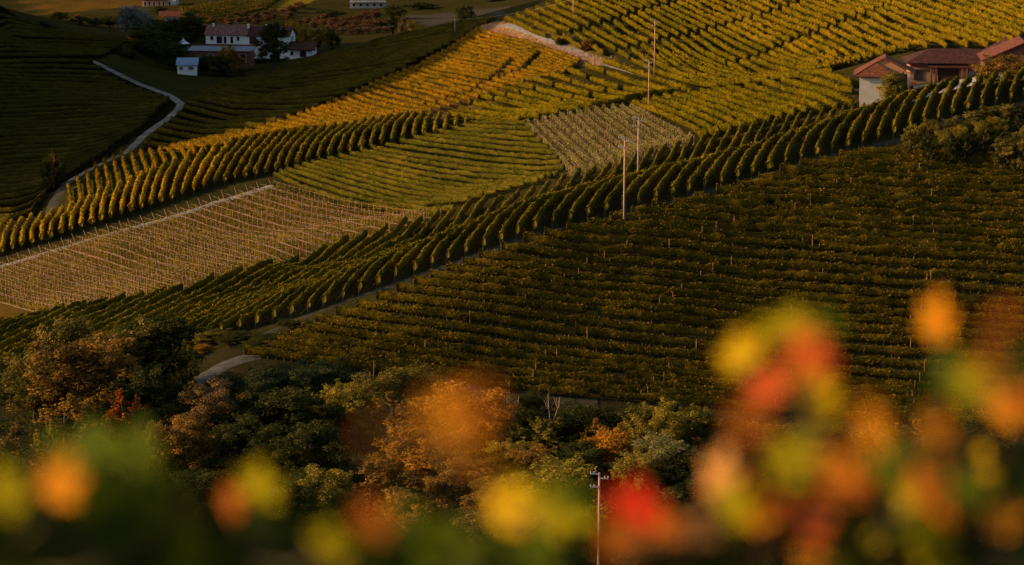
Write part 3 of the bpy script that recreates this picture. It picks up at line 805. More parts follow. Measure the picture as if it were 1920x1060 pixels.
def tree_proto(key, seed, kind, leaf=0.185):
    """8 m tall prototype: tapered trunk with limbs, crown of leaf clumps"""
    rng = np.random.default_rng(seed); rnd = random.Random(seed)
    Ht = 8.0
    lo, wx = {'round': (0.9, 3.2), 'tall': (0.8, 2.3), 'shrub': (0.1, 3.4), 'feather': (0.4, 2.3), 'cypress': (0.4, 1.0)}[kind]
    mb = MB(); bend = rnd.uniform(-0.4, 0.4)
    tr = [(0, 0, -0.5), (bend * 0.3, 0, Ht * 0.2), (bend, bend * 0.4, Ht * 0.45), (bend * 0.8, bend * 0.6, Ht * 0.8)]
    mb.tube(tr, [0.24, 0.19, 0.13, 0.04], 7)
    cen, rad, cnt, ti = [], [], [], []
    mid = (Ht + lo) / 2; hz = (Ht - lo) / 2
    nlobe = {'round': 12, 'tall': 12, 'shrub': 12, 'feather': 9, 'cypress': 8}[kind]
    for i in range(nlobe):                      # each limb carries its own uneven sub-crown
        zz = -0.75 + 1.55 * (i + rng.uniform(-0.3, 0.3)) / (nlobe - 1)
        th = i * 2.4 + rng.uniform(-0.5, 0.5)
        prof = math.sqrt(max(0.04, 1 - min(1, abs(zz)) ** 2.0)) if kind != 'cypress' else (1 - (zz + 1) / 2) ** 0.7
        rr = wx * prof * (rng.uniform(0.45, 0.8) if i % 4 else rng.uniform(0.05, 0.25)) * (0.75 if kind == 'cypress' else 1)
        pc = np.array([rr * math.cos(th) + bend * 0.6, rr * math.sin(th), mid + zz * hz * 0.86])
        R_ = wx * {'round': 0.47, 'tall': 0.52, 'shrub': 0.44, 'feather': 0.36, 'cypress': 0.5}[kind] * rng.uniform(0.75, 1.2)
        t_l = rng.normal(0.45, 0.15)
        a = Vector(tr[1]).lerp(Vector(tr[3]), min(0.95, max(0.0, (pc[2] - Ht * 0.3) / (Ht * 0.7))))
        m_ = a.lerp(Vector(pc), 0.5) + Vector((0, 0, -0.1))
        mb.tube([a, m_, pc], [0.085, 0.055, 0.03], 5)
        for j in range(13):
            d = rng.normal(0, 1, 3); d /= np.linalg.norm(d)
            if kind == 'feather': d = np.array([d[0] * 0.7, d[1] * 0.7, abs(d[2]) * 1.5 - 0.35])
            p = pc + d * R_ * rng.uniform(0.3, 1.1) * np.array([1, 1, 1.05])
            p[2] = max(p[2], lo * 0.6 + 0.2)
            r = R_ * rng.uniform(0.22, 0.5) * (0.62 if kind == 'feather' else 1)
            cen.append(p); rad.append(r); cnt.append(int(min(260, 230 * r * r + 44))); ti.append(t_l + rng.normal(0, 0.10))
            if j % 3 == 0:
                mb.tube([pc, p], [0.03, 0.012], 4)
            if rng.uniform() < (0.8 if kind == 'feather' else 0.35):        # a spray reaching out of the outline
                e_ = d * rng.uniform(0.3, 0.75) + np.array([0, 0, 0.25])
                for q_ in (0.5, 1.0):
                    cen.append(p + e_ * q_); rad.append(r * 0.4 + 0.06); cnt.append(22); ti.append(ti[-1])
    q, f, tt = leaf_cloud(np.array(cen), rad, cnt, leaf, rng, tint0=ti, squash=1.0)
    PROTO[key] = (mesh_py('trunk', mb.v, mb.f, M['bark'], True), mesh_np('crown', q, f, tint=tt, mats=[M['bark']]), wx * 2)
for i, kd in enumerate(['round', 'round', 'round', 'tall', 'tall', 'shrub', 'shrub', 'feather', 'feather', 'cypress']):
    tree_proto(f'{kd}{i}', 100 + i, kd)
KEYS = {}
for k_ in PROTO: KEYS.setdefault(k_.rstrip('0123456789'), []).append(k_)
def tm(name, a, b_, c, d):
    M[name] = leaf_mat(name + '_tree_leaves', [(0.0, a), (0.4, b_), (0.75, c), (1.0, d)], transl=0.3, patch=0.35)
tm('t_dark', (0.022, 0.027, 0.007), (0.044, 0.050, 0.013), (0.069, 0.069, 0.015), (0.112, 0.094, 0.020))
tm('t_green', (0.025, 0.037, 0.014), (0.052, 0.069, 0.023), (0.081, 0.092, 0.030), (0.127, 0.115, 0.034))
tm('t_olive', (0.062, 0.056, 0.012), (0.132, 0.105, 0.019), (0.232, 0.171, 0.031), (0.341, 0.217, 0.046))
tm('t_yolive', (0.072, 0.067, 0.012), (0.174, 0.138, 0.017), (0.319, 0.225, 0.029), (0.435, 0.275, 0.043))
tm('t_rust', (0.080, 0.051, 0.013), (0.192, 0.112, 0.021), (0.336, 0.176, 0.032), (0.480, 0.208, 0.040))
tm('t_orange', (0.112, 0.062, 0.009), (0.300, 0.144, 0.013), (0.475, 0.206, 0.018), (0.575, 0.237, 0.025))
tm('t_red', (0.108, 0.036, 0.010), (0.264, 0.072, 0.012), (0.384, 0.102, 0.017), (0.408, 0.168, 0.024))
tm('t_pink', (0.075, 0.048, 0.014), (0.175, 0.105, 0.032), (0.28, 0.165, 0.055), (0.36, 0.20, 0.07))
tm('t_gold', (0.14, 0.09, 0.006), (0.34, 0.21, 0.010), (0.46, 0.27, 0.012), (0.5, 0.27, 0.02))
tm('t_silver', (0.09, 0.10, 0.08), (0.17, 0.18, 0.15), (0.26, 0.27, 0.23), (0.32, 0.33, 0.28))
tm('t_pale', (0.06, 0.06, 0.02), (0.14, 0.125, 0.04), (0.24, 0.20, 0.07), (0.30, 0.24, 0.09))
tm('t_hazel', (0.06, 0.035, 0.018), (0.13, 0.07, 0.03), (0.20, 0.10, 0.042), (0.26, 0.13, 0.05))
_used = {}
def tree(px, py_top, Y, wpx, kind, mat, label, group='trees of the wood below the vineyards', name='tree', cat='tree', sub=None, zoff=0.0):
    xy = hit(px, py_top, Y); g = ground(xy)
    h = max(1.0, at(px, py_top, Y)[2] - g.z)
    ks = KEYS[kind]; i = _used.get(kind, 0); _used[kind] = i + 1
    tr, cr, w0 = PROTO[ks[i % len(ks)]]
    e = empty(name, g + Vector((0, 0, zoff)), random.uniform(0, 6.28))
    for nm, me_ in (('trunk', tr), ('crown', cr)):
        o = obj(nm, me_, e)
        if nm == 'crown':
            o.material_slots[0].link = 'OBJECT'; o.material_slots[0].material = M[mat]
    sx = wpx / (FPX / Y) / w0
    e.scale = (sx, sx, h / 8.0)
    tag(e, label, cat, group)
    return e
WOOD = [
 (62,672,306,135,'round','t_olive','bushy olive tree at the far left edge of the wood'),
 (150,628,303,150,'tall','t_rust','tall bronze-brown tree left of the dark green trees'),
 (118,590,316,90,'tall','t_olive','thin-topped olive tree rising behind the bronze tree'),
 (225,608,312,110,'tall','t_olive','olive tree between the bronze tree and the dark green one'),
 (300,584,316,130,'tall','t_dark','tall dark green tree against the ridge plot, left of the path'),
 (350,640,312,60,'feather','t_yolive','slender yellow-green tree left of the grey path'),
 (262,690,300,120,'round','t_dark','dark tree in the shade under the tall green tree'),
 (385,718,300,115,'round','t_pink','pinkish brown tree below the grey path'),
 (228,738,290,72,'feather','t_red','small red-topped tree in the left wood'),
 (205,775,284,80,'feather','t_orange','orange bush in front of the red-topped tree'),
 (130,752,284,125,'feather','t_rust','rusty tree above the green blur at left'),
 (30,798,276,90,'feather','t_pink','pale orange tree at the lower left edge'),
 (95,800,274,70,'feather','t_yolive','yellow-olive tree beside the pale orange one'),
 (295,795,282,90,'shrub','t_rust','rust brown bush right of the red-topped tree'),
 (285,815,276,50,'feather','t_gold','small golden shoot of a tree amid dark brown trees'),
 (345,790,284,110,'round','t_rust','dark bronze tree below the pinkish tree'),
 (515,690,311,110,'shrub','t_green','wide blue-green bush right of the grey path'),
 (590,680,316,120,'shrub','t_green','green bush at the foot of the dark slope'),
 (520,730,300,170,'round','t_dark','large dark tree below the blue-green bushes'),
 (450,790,286,140,'round','t_dark','very dark tree in the shaded middle of the left wood'),
 (580,800,282,120,'round','t_dark','dark tree left of the olive-yellow tree'),
 (648,722,302,115,'round','t_yolive','olive-yellow tree catching light in the middle wood'),
 (722,688,312,110,'shrub','t_olive','olive bush along the foot of the dark slope'),
 (785,686,315,90,'shrub','t_olive','second olive bush along the foot of the dark slope'),
 (735,742,299,90,'feather','t_rust','brown tree just left of the big orange tree'),
 (850,730,297,165,'round','t_orange','big orange tree in the middle of the wood'),
 (905,742,299,80,'feather','t_red','reddish tree beside the big orange tree'),
 (770,805,278,165,'round','t_orange','orange-gold tree below the big orange tree'),
 (860,850,272,150,'round','t_rust','bronze tree below the orange-gold tree'),
 (610,885,263,115,'round','t_yolive','round yellow-olive tree near the bottom, left of centre'),
 (690,870,270,110,'feather','t_rust','rust brown tree left of the orange-gold tree'),
 (1012,786,292,100,'feather','t_yolive','feathery olive tree below the bare trunks'),
 (1000,840,280,110,'shrub','t_rust','brown shrub under the feathery olive tree'),
 (955,828,284,80,'round','t_yolive','yellow-olive tree right of the big orange tree'),
 (1095,760,300,150,'shrub','t_dark','dark bush on the bank below the grass track'),
 (1090,830,284,100,'shrub','t_dark','dark bush behind the nearest pole'),
 (1148,805,286,100,'round','t_orange','rounded orange-brown tree above the nearest pole'),
 (1115,790,292,50,'feather','t_rust','thin brown sapling left of the orange-brown tree'),
 (1215,752,293,75,'tall','t_yolive','sunlit olive-yellow tree right of centre'),
 (1255,775,288,85,'round','t_yolive','olive-yellow tree between two taller ones'),
 (1288,762,292,70,'tall','t_yolive','tall pale olive tree left of the blurred orange leaves'),
 (1240,822,279,140,'round','t_pale','pale grey-green tree right of the nearest pole'),
 (1190,850,272,90,'round','t_yolive','small straw-coloured tree behind the nearest pole top'),
 (1345,785,291,110,'round','t_dark','dark tree right of the pale olive trees'),
 (1330,850,275,150,'round','t_dark','large dark tree behind the peach coloured leaves'),
 (1050,868,263,190,'round','t_yolive','broad pale olive crown left of the nearest pole'),
 (930,905,262,110,'round','t_rust','brown crown left of the broad pale olive one'),
 (1450,795,291,130,'shrub','t_rust','brown shrub behind the right-hand blurred leaves'),
 (1560,800,290,140,'shrub','t_dark','dark shrub behind the yellow blurred leaf'),
 (1645,790,290,90,'feather','t_orange','orange sapling behind the right-hand blurred leaves'),
 (1725,795,289,110,'feather','t_rust','brown sapling behind the right-hand blurred leaves'),
 (1830,785,290,140,'feather','t_dark','dark feathery bush at the foot of the slope, far right'),
 (1910,800,288,120,'feather','t_dark','dark bush at the lower right edge'),
 (1600,870,274,170,'round','t_dark','dark tree low on the right behind orange leaves'),
 (1770,890,270,180,'shrub','t_olive','olive bush low on the right'),
 (1890,900,268,160,'shrub','t_rust','brown bush in the lower right corner'),
 (1450,890,270,160,'round','t_dark','dark tree behind the orange and red leaves'),
 (80,890,262,160,'round','t_dark','dark tree behind the large orange leaf at left'),
 (220,890,262,160,'round','t_dark','dark tree behind the green blur at left'),
 (370,880,264,150,'round','t_dark','dark tree behind the small yellow-green leaf'),
 (500,890,262,140,'round','t_dark','dark tree left of the round yellow-olive tree'),
 (760,930,257,140,'round','t_rust','bronze tree at the bottom, left of centre'),
 (890,960,254,150,'round','t_olive','olive tree at the bottom behind the green blur'),
 (1240,930,257,160,'round','t_dark','dark tree behind the bright red leaf'),
 (30,700,312,90,'round','t_dark','dark tree at the left edge below the ridge plot'),
 (432,632,333,60,'shrub','t_dark','dark bush on the bank above the grey path'),
 (372,650,331,46,'shrub','t_orange','orange bush on the bank above the grey path'),
 (500,640,331,90,'shrub','t_dark','dark hedge at the end of the ridge track'),
 (985,762,306,80,'shrub','t_dark','dark bush behind the forked bare tree'),
 (1065,772,304,90,'shrub','t_dark','dark bush behind the crooked bare tree'),
 (1180,772,304,110,'shrub','t_dark','dark bush on the bank left of the sunlit olive trees'),
 (1260,778,306,110,'shrub','t_dark','dark bush on the bank behind the sunlit olive trees'),
 (1340,772,308,110,'shrub','t_dark','dark bush on the bank left of the orange blurred leaf'),
 (1000,735,318,70,'shrub','t_dark','dark scrub just under the lowest vine row, centre'),
 (1240,752,318,90,'shrub','t_dark','dark scrub just under the lowest vine row, right of centre'),
 (445,628,334,60,'shrub','t_dark','dark hedge bush left of the ridge track end'),
 (550,628,336,50,'shrub','t_dark','dark low bush right on the ridge track end'),
 (395,618,335,70,'shrub','t_olive','olive bush at the lower left corner of the ridge plot'),
]
for a_ in WOOD:
    tree(*(a_[:3] + (a_[3] * 1.3,) + a_[4:]))
def bare_tree(px, py_top, Y, label, seed):
    rnd = random.Random(seed); g = ground(hit(px, py_top, Y)); h = at(px, py_top, Y)[2] - g.z
    e = empty('bare_tree', g); mb = MB()
    mb.tube([(0, 0, -0.3), (0.1, 0, h * 0.3), (-0.1, 0, h * 0.45)], [0.16, 0.13, 0.11], 6)
    mb.build('trunk', M['bark_pale'], e, smooth=True)
    for sx in (-rnd.uniform(.4, 1), rnd.uniform(.5, 1.2)):
        x1 = sx * rnd.uniform(0.5, 0.9); b_ = MB()
        pts = [(-0.1, 0, h * 0.43), (x1 * 0.5 - 0.1, rnd.uniform(-.3, .3), h * 0.62), (x1, rnd.uniform(-.4, .4), h * 0.8), (x1 * 1.15, 0, h * rnd.uniform(0.92, 1.0))]
        b_.tube(pts, [0.09, 0.07, 0.05, 0.02], 5)
        for q in range(3):
            a = Vector(pts[2]); b_.tube([a.lerp(Vector(pts[1]), rnd.random()), a + Vector((rnd.uniform(-.9, .9), rnd.uniform(-.4, .4), rnd.uniform(0.3, 1.2)))], [0.03, 0.01], 4)
        b_.build('branch', M['bark_pale'], e, smooth=True)
    tag(e, label, 'bare tree', 'bare trunks above the wood')
bare_tree(957, 738, 300, 'pale forked bare tree right of the big orange tree', 1)
bare_tree(1036, 735, 299, 'crooked bare tree above the feathery olive tree', 2)
bare_tree(898, 725, 301, 'thin bare tree behind the big orange tree', 3)

# shrubs beside the dark slope's upper right corner, by the bank and round the farms
TH = [(1708,262,378,34),(1726,250,380,36),(1748,244,382,38),(1740,272,376,40),(1768,262,378,42),(1786,240,383,38),(1800,254,380,44),(1812,274,376,46),(1822,228,385,40),(1838,246,381,44),(1845,266,378,46),(1856,220,387,42),(1868,238,383,44),(1878,260,379,46),(1888,216,387,42),(1884,278,375,46),(1905,240,383,46),(1912,262,378,48),(1921,214,388,42),(1918,282,375,46),(1780,280,375,40)]
for k, (x, y, Y, w) in enumerate(sorted(TH)):
    tree(x, y - 20, Y, w, ('tall', 'shrub', 'feather')[k % 3], ('t_olive', 't_yolive', 't_dark')[k % 3], f'{ordinal(k + 1)} shrub from the left in the thicket above the dark slope', 'thicket shrubs at upper right', 'shrub', 'shrub')
tree(1050, 72, 596, 26, 'shrub', 't_dark', 'dark round bush on the dry grass bank', 'bushes along the bank', 'bush', 'bush')
tree(1103, 72, 588, 34, 'shrub', 't_rust', 'brown bare-looking bush on the bank beside the track', 'bushes along the bank', 'bush', 'bush')
tree(1672, 136, 441, 54, 'shrub', 't_yolive', 'yellow-green bush against the white outbuilding wall', 'bushes around the right farm', 'bush', 'bush')
tree(1692, 148, 440, 30, 'shrub', 't_dark', 'dark bush between outbuilding and courtyard', 'bushes around the right farm', 'bush', 'bush')
tree(1893, 104, 434, 110, 'shrub', 't_rust', 'large russet bush in front of the brick house', 'bushes around the right farm', 'bush', 'bush')
tree(1850, 134, 434, 50, 'shrub', 't_yolive', 'yellow-green bush at the courtyard corner below the brick house', 'bushes around the right farm', 'bush', 'bush')
tree(1782, 152, 430, 11, 'cypress', 't_gold', 'small golden columnar shrub at the courtyard edge', 'bushes around the right farm', 'bush', 'bush')
tree(1604, 178, 447, 12, 'shrub', 't_pink', 'small pink bush left of the white outbuilding', 'bushes around the right farm', 'bush', 'bush')
FARM = [
 (512,40,712,44,'tall','t_dark','tall dark tree in front of the white farmhouse'),
 (342,28,768,84,'tall','t_dark','tall dark evergreen left of the farmhouse'),
 (312,42,772,72,'round','t_dark','dark tree beside the evergreen left of the farmhouse'),
 (272,46,748,58,'tall','t_green','grey-green poplar at the left of the farm trees'),
 (300,56,742,76,'tall','t_dark','dark green tree right of the poplar'),
 (285,72,735,50,'round','t_green','green tree at the foot of the poplar'),
 (248,12,800,48,'round','t_silver','silvery pale willow at the upper left'),
 (278,24,790,22,'tall','t_silver','narrow silvery tree right of the willow'),
 (299,32,800,24,'round','t_gold','small bright golden tree between dark trees'),
 (262,55,772,34,'shrub','t_gold','low golden bush below the silvery willow'),
 (328,80,722,54,'round','t_dark','dark round tree above the blue-roofed hut'),
 (385,105,712,34,'round','t_dark','dark bush right of the blue-roofed hut'),
 (428,86,708,42,'round','t_rust','brownish tree before the brick shed'),
 (412,106,706,46,'shrub','t_dark','low dark bush below the brick shed'),
 (452,128,700,14,'shrub','t_dark','small dark bush on the slope below the brick shed'),
 (212,86,728,30,'round','t_dark','dark tree at the bend of the lane'),
 (238,96,726,40,'shrub','t_dark','dark bush right of the lane bend'),
 (100,288,512,34,'shrub','t_dark','dark tree clump on the left hill beside the lane'),
 (98,284,511,10,'feather','t_rust','thin russet sapling above the clump on the left hill'),
 (575,46,760,26,'round','t_yolive','yellow tree behind the porch roof'),
 (600,48,765,24,'round','t_yolive','straw yellow tree right of the porch roof'),
 (548,42,775,26,'round','t_gold','golden tree behind the farmhouse gable'),
 (622,58,750,22,'shrub','t_dark','dark bush at the right end of the farmhouse'),
 (735,28,860,20,'cypress','t_dark','dark pointed conifer on the skyline of the shaded plot'),
 (752,42,800,10,'shrub','t_pink','pale little bush beside the pointed conifer'),
 (770,38,800,18,'shrub','t_yolive','olive bush right of the pale little bush'),
 (872,10,900,30,'round','t_dark','dark tree in the far fields at top centre'),
 (150,30,830,30,'round','t_dark','dark tree on the far edge of the left hill'),
 (178,34,830,28,'round','t_green','green tree right of the dark one behind the left hill'),
 (205,30,840,40,'round','t_dark','dark tree left of the silvery willow'),
 (112,22,850,26,'shrub','t_dark','dark bush on the skyline of the left hill'),
 (145,26,860,10,'shrub','t_pink','pinkish bush on the far edge of the left hill'),
 (300,12,930,24,'shrub','t_dark','dark bush below the red-roofed house'),
 (350,6,1000,30,'round','t_dark','dark tree right of the red-roofed house'),
 (620,18,950,40,'round','t_dark','dark tree left of the half-seen house at top'),
 (740,10,950,36,'round','t_dark','dark tree right of the half-seen house at top'),
 (790,4,990,44,'round','t_dark','far dark tree left of the grey field'),
 (930,0,1000,40,'round','t_dark','far dark tree at the top edge beside the upper plot'),
 (980,-4,1000,44,'round','t_dark','far dark tree behind the top corner of the upper plot'),
]
for a_ in FARM: tree(*(a_[:3] + (a_[3] * 1.35,) + a_[4:]), group='trees round the farmhouse')
rh = np.random.default_rng(5)
kk = 0
for row_i, (a0, a1) in enumerate([((395,46),(470,30)), ((430,48),(560,20)), ((480,46),(580,12)), ((560,50),(640,28)), ((590,52),(720,34)), ((620,54),(750,46)), ((540,34),(570,6)), ((640,44),(720,24)), ((610,62),(690,58)), ((640,66),(740,60)), ((690,52),(780,40))]):
    n_ = max(3, int((a1[0] - a0[0]) / 16))
    for i in range(n_):
        f = (i + rh.uniform(-.2, .2)) / n_
        x = a0[0] + (a1[0] - a0[0]) * f; y = a0[1] + (a1[1] - a0[1]) * f
        xy = hit(x, y)
        tree(x, y - rh.uniform(10, 15), xy[1], rh.uniform(17, 24), 'round' if i % 2 else 'shrub', 't_hazel', f'{ordinal(i + 1)} hazel bush from the left in {ordinal(row_i + 1)} orchard row behind the farmhouse', 'hazel bushes in the orchard', 'hazel_bush', 'bush')
# undergrowth that closes the floor of the wood
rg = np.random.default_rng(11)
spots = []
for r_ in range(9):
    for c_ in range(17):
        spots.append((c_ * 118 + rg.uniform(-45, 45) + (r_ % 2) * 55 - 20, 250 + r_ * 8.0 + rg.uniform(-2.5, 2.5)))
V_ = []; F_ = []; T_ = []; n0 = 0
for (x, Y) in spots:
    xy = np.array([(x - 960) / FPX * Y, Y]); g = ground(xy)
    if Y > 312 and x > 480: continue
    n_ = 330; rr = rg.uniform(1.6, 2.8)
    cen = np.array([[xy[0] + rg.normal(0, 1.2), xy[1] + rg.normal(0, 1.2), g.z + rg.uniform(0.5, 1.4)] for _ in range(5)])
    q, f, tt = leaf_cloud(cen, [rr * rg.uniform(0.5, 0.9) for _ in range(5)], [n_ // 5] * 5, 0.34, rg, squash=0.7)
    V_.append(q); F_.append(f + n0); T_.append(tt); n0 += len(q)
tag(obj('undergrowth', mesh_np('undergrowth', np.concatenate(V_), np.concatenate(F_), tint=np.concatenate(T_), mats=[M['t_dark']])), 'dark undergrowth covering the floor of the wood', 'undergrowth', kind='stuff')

# dry grass on the bank
V_ = []; n_ = 9000
bp_ = resample(smooth_pl(hits([(892,58),(930,66),(985,84),(1040,98),(1090,112),(1140,120)])), 400)
ix = rg.integers(0, 400, n_); p0 = bp_[ix] + rg.normal(0, 1.1, (n_, 2)); z0 = H(p0[:, 0], p0[:, 1])
hh = rg.uniform(0.25, 0.95, n_); an = rg.uniform(0, 6.28, n_); wv = np.stack([np.cos(an), np.sin(an)], 1) * 0.05
ln = rg.normal(0, 0.22, (n_, 2))
a1 = np.column_stack([p0 - wv, z0]); a2 = np.column_stack([p0 + wv, z0]); a3 = np.column_stack([p0 + ln, z0 + hh])
M['dry'] = surf_mat('dry_grass', (0.34, 0.18, 0.10), (0.52, 0.30, 0.17), 0.6)
tag(obj('dry_grass', mesh_np('dry_grass', np.stack([a1, a2, a3], 1).reshape(-1, 3), faces3=np.arange(n_ * 3).reshape(-1, 3), mats=[M['dry']])), 'dry pinkish grass on the bank above the orange plot', 'grass', kind='stuff')

# ------------------------------------------------------------------ buildings
M['white'] = surf_mat('white_render', (0.70, 0.67, 0.62), (0.82, 0.79, 0.73), 0.8, detail=6)
M['cream'] = surf_mat('cream_render', (0.36, 0.33, 0.28), (0.46, 0.43, 0.37), 0.6, detail=6)
M['ochre'] = surf_mat('orange_render', (0.40, 0.17, 0.08), (0.50, 0.24, 0.12), 0.6)
M['roof_old'] = tile_mat('old_roof_tiles', (0.06, 0.025, 0.02), (0.14, 0.06, 0.045), (0.26, 0.16, 0.13), 3.0)
M['roof_red'] = tile_mat('terracotta_roof_tiles', (0.070, 0.021, 0.011), (0.125, 0.038, 0.019), (0.20, 0.066, 0.036), 3.0)
M['roof_dark'] = tile_mat('brown_roof_tiles', (0.026, 0.010, 0.007), (0.048, 0.018, 0.012), (0.09, 0.034, 0.023), 3.0)
M['brick'] = brick_mat('red_brick', (0.15, 0.05, 0.028), (0.20, 0.075, 0.042), (0.18, 0.11, 0.075))
M['band'] = brick_mat('banded_stone_and_brick', (0.17, 0.055, 0.035), (0.44, 0.28, 0.14), (0.25, 0.16, 0.10), bw=5.0, rh=0.48)
M['greyroof'] = surf_mat('grey_sheet_roof', (0.10, 0.11, 0.12), (0.18, 0.19, 0.20), 0.8, rough=0.6)
M['blueroof'] = surf_mat('blue_sheet_roof', (0.12, 0.20, 0.27), (0.17, 0.27, 0.35), 0.8, rough=0.5)
M['glass'] = surf_mat('dark_window_glass', (0.012, 0.014, 0.018), (0.03, 0.035, 0.04), 1.0, rough=0.12, spec=0.6)
M['blueglass'] = surf_mat('pale_window_glass', (0.08, 0.11, 0.14), (0.12, 0.16, 0.20), 1.0, rough=0.15, spec=0.6)
M['wood'] = surf_mat('dark_timber', (0.035, 0.014, 0.010), (0.06, 0.025, 0.018), 2.0)
M['stone'] = surf_mat('pale_stone', (0.36, 0.33, 0.30), (0.48, 0.45, 0.41), 1.0)
M['paving'] = surf_mat('courtyard_paving', (0.30, 0.28, 0.27), (0.40, 0.38, 0.37), 0.7)
M['canvas'] = surf_mat('white_canvas', (0.6, 0.6, 0.58), (0.7, 0.7, 0.68), 0.7)

def opening(e, x0, x1, z0, z1, mat='glass', name='window', y=0.0, frame='stone', arch=False):
    fr = MB(); t_ = 0.13
    fr.box(x0 - t_, x0, y - 0.10, y + 0.02, z0, z1); fr.box(x1, x1 + t_, y - 0.10, y + 0.02, z0, z1)
    fr.box(x0 - t_, x1 + t_, y - 0.13, y + 0.02, z0 - t_, z0)
    if not arch: fr.box(x0 - t_, x1 + t_, y - 0.10, y + 0.02, z1, z1 + t_)
    w = fr.build(name, M[frame], e)
    p = MB()
    if arch:
        n = 9; c = (x0 + x1) / 2; r = (x1 - x0) / 2
        prof = [(x0, z0), (x1, z0)] + [(c + r * math.cos(math.pi * i / n), z1 - r * 0.5 + r * 0.7 * math.sin(math.pi * i / n)) for i in range(n + 1)]
        m_ = len(prof)
        p.add([(a, y - 0.04, b_) for a, b_ in prof] + [(a, y + 0.0, b_) for a, b_ in prof], [tuple(range(m_))] + [((i + 1) % m_, i, i + m_, (i + 1) % m_ + m_) for i in range(m_)])
    else:
        p.box(x0, x1, y - 0.04, y + 0.01, z0, z1)
    p.build('pane', M[mat], w)
    return w
def gable_walls(e, x0, x1, y0, y1, h, hr, mat, axis='x', name='wall'):
    """four walls with gables under a ridge running along x (or y)"""
    mb = MB()
    if axis == 'x':
        ym = (y0 + y1) / 2
        v = [(x0, y0, -1.5), (x1, y0, -1.5), (x1, y1, -1.5), (x0, y1, -1.5), (x0, y0, h), (x1, y0, h), (x1, y1, h), (x0, y1, h), (x0, ym, hr), (x1, ym, hr)]
        f = [(0, 1, 5, 4), (2, 3, 7, 6), (1, 2, 6, 9, 5), (3, 0, 4, 8, 7), (4, 5, 9, 8), (6, 7, 8, 9)]
    else:
        xm = (x0 + x1) / 2
        v = [(x0, y0, -1.5), (x1, y0, -1.5), (x1, y1, -1.5), (x0, y1, -1.5), (x0, y0, h), (x1, y0, h), (x1, y1, h), (x0, y1, h), (xm, y0, hr), (xm, y1, hr)]
        f = [(0, 1, 5, 8, 4), (2, 3, 7, 9, 6), (1, 2, 6, 5), (3, 0, 4, 7), (5, 6, 9, 8), (7, 4, 8, 9)]
    mb.add(v, f)
    return mb.build(name, M[mat], e)
def gable_roof(e, x0, x1, y0, y1, h, hr, mat, axis='x', ov=0.5, th=0.16, lift=0.06):
    mb = MB()
    if axis == 'x':
        ym = (y0 + y1) / 2; s_ = (hr - h) / (ym - y0)
        a, b_, zl = y0 - ov, y1 + ov, h - s_ * ov + lift
        mb.slab([(x0 - ov, a, zl + th), (x1 + ov, a, zl + th), (x1 + ov, ym, hr + th + lift), (x0 - ov, ym, hr + th + lift)], th)
        mb.slab([(x0 - ov, ym, hr + th + lift), (x1 + ov, ym, hr + th + lift), (x1 + ov, b_, zl + th), (x0 - ov, b_, zl + th)], th)
    else:
        xm = (x0 + x1) / 2; s_ = (hr - h) / (xm - x0)
        a, b_, zl = x0 - ov, x1 + ov, h - s_ * ov + lift
        mb.slab([(a, y0 - ov, zl + th), (xm, y0 - ov, hr + th + lift), (xm, y1 + ov, hr + th + lift), (a, y1 + ov, zl + th)], th)
        mb.slab([(xm, y0 - ov, hr + th + lift), (b_, y0 - ov, zl + th), (b_, y1 + ov, zl + th), (xm, y1 + ov, hr + th + lift)], th)
    return mb.build('roof', M[mat], e)
def chimney(roof, x, y, z, w=0.55, h=0.55):
    mb = MB(); mb.box(x - w / 2, x + w / 2, y - w / 2, y + w / 2, z - 0.8, z + h); mb.box(x - w * 0.65, x + w * 0.65, y - w * 0.65, y + w * 0.65, z + h + 0.003, z + h + 0.15)
    return mb.build('chimney', M['white'], roof)
def site(name, px, py, Y, rz, dz=0.0):
    g = ground(hit(px, py, Y)); z = at(px, py, Y)[2]
    return empty(name, Vector((g.x, g.y, max(z, g.z) if dz is None else z + dz)), R(rz))

# white farmhouse in the shaded valley
e = site('farmhouse', 455, 100, 742, -9)
gable_walls(e, -11.6, 1.4, 0, 8.5, 5.6, 8.1, 'white'); gable_walls(e, 1.41, 14.6, 0.02, 8.3, 5.4, 7.8, 'white')
rf = gable_roof(e, -11.6, 1.1, 0, 8.5, 5.6, 8.1, 'roof_old'); chimney(rf, -10, 3.4, 8.0); chimney(rf, 1.2, 3.0, 7.6, 0.6, 0.9)
rf = gable_roof(e, 1.9, 14.6, 0.02, 8.3, 5.4, 7.8, 'roof_dark'); chimney(rf, 6.6, 4.2, 7.8); chimney(rf, 11.5, 3.0, 7.4)
for x0, x1, z0, z1 in ((-10.1, -9.2, 3.9, 5.1), (-8.2, -6.4, 2.9, 5.1), (-5.9, -5.0, 2.9, 5.0), (-3.8, -2.9, 2.9, 5.0), (-1.8, -0.9, 3.8, 5.0), (-9.0, -7.6, 0.3, 2.0), (-4.5, -3.2, 0.3, 2.0)):
    opening(e, x0, x1, z0, z1, frame='white')
opening(e, 2.3, 4.4, 2.9, 5.0, 'wood', 'door', y=0.02); opening(e, 7.0, 8.0, 3.2, 4.8, y=0.02, frame='white'); opening(e, 10.0, 11.0, 3.2, 4.8, y=0.02, frame='white')
mb = MB(); mb.box(-11.6, 5.0, -1.1, -0.003, 2.35, 2.55); bal = mb.build('balcony', M['brick'], e)
mb = MB(); mb.box(-11.6, 5.0, -1.1, -1.0, 2.553, 2.8); mb.build('balcony_rail', M['brick'], bal)
w_ = MB()
w_.box(14.56, 14.64, 2.6, 3.5, 3.6, 5.0); gw = w_.build('window', M['blueglass'], e)
w_ = MB(); w_.box(14.56, 14.64, 4.6, 5.5, 3.6, 5.0); w_.build('window', M['glass'], e)
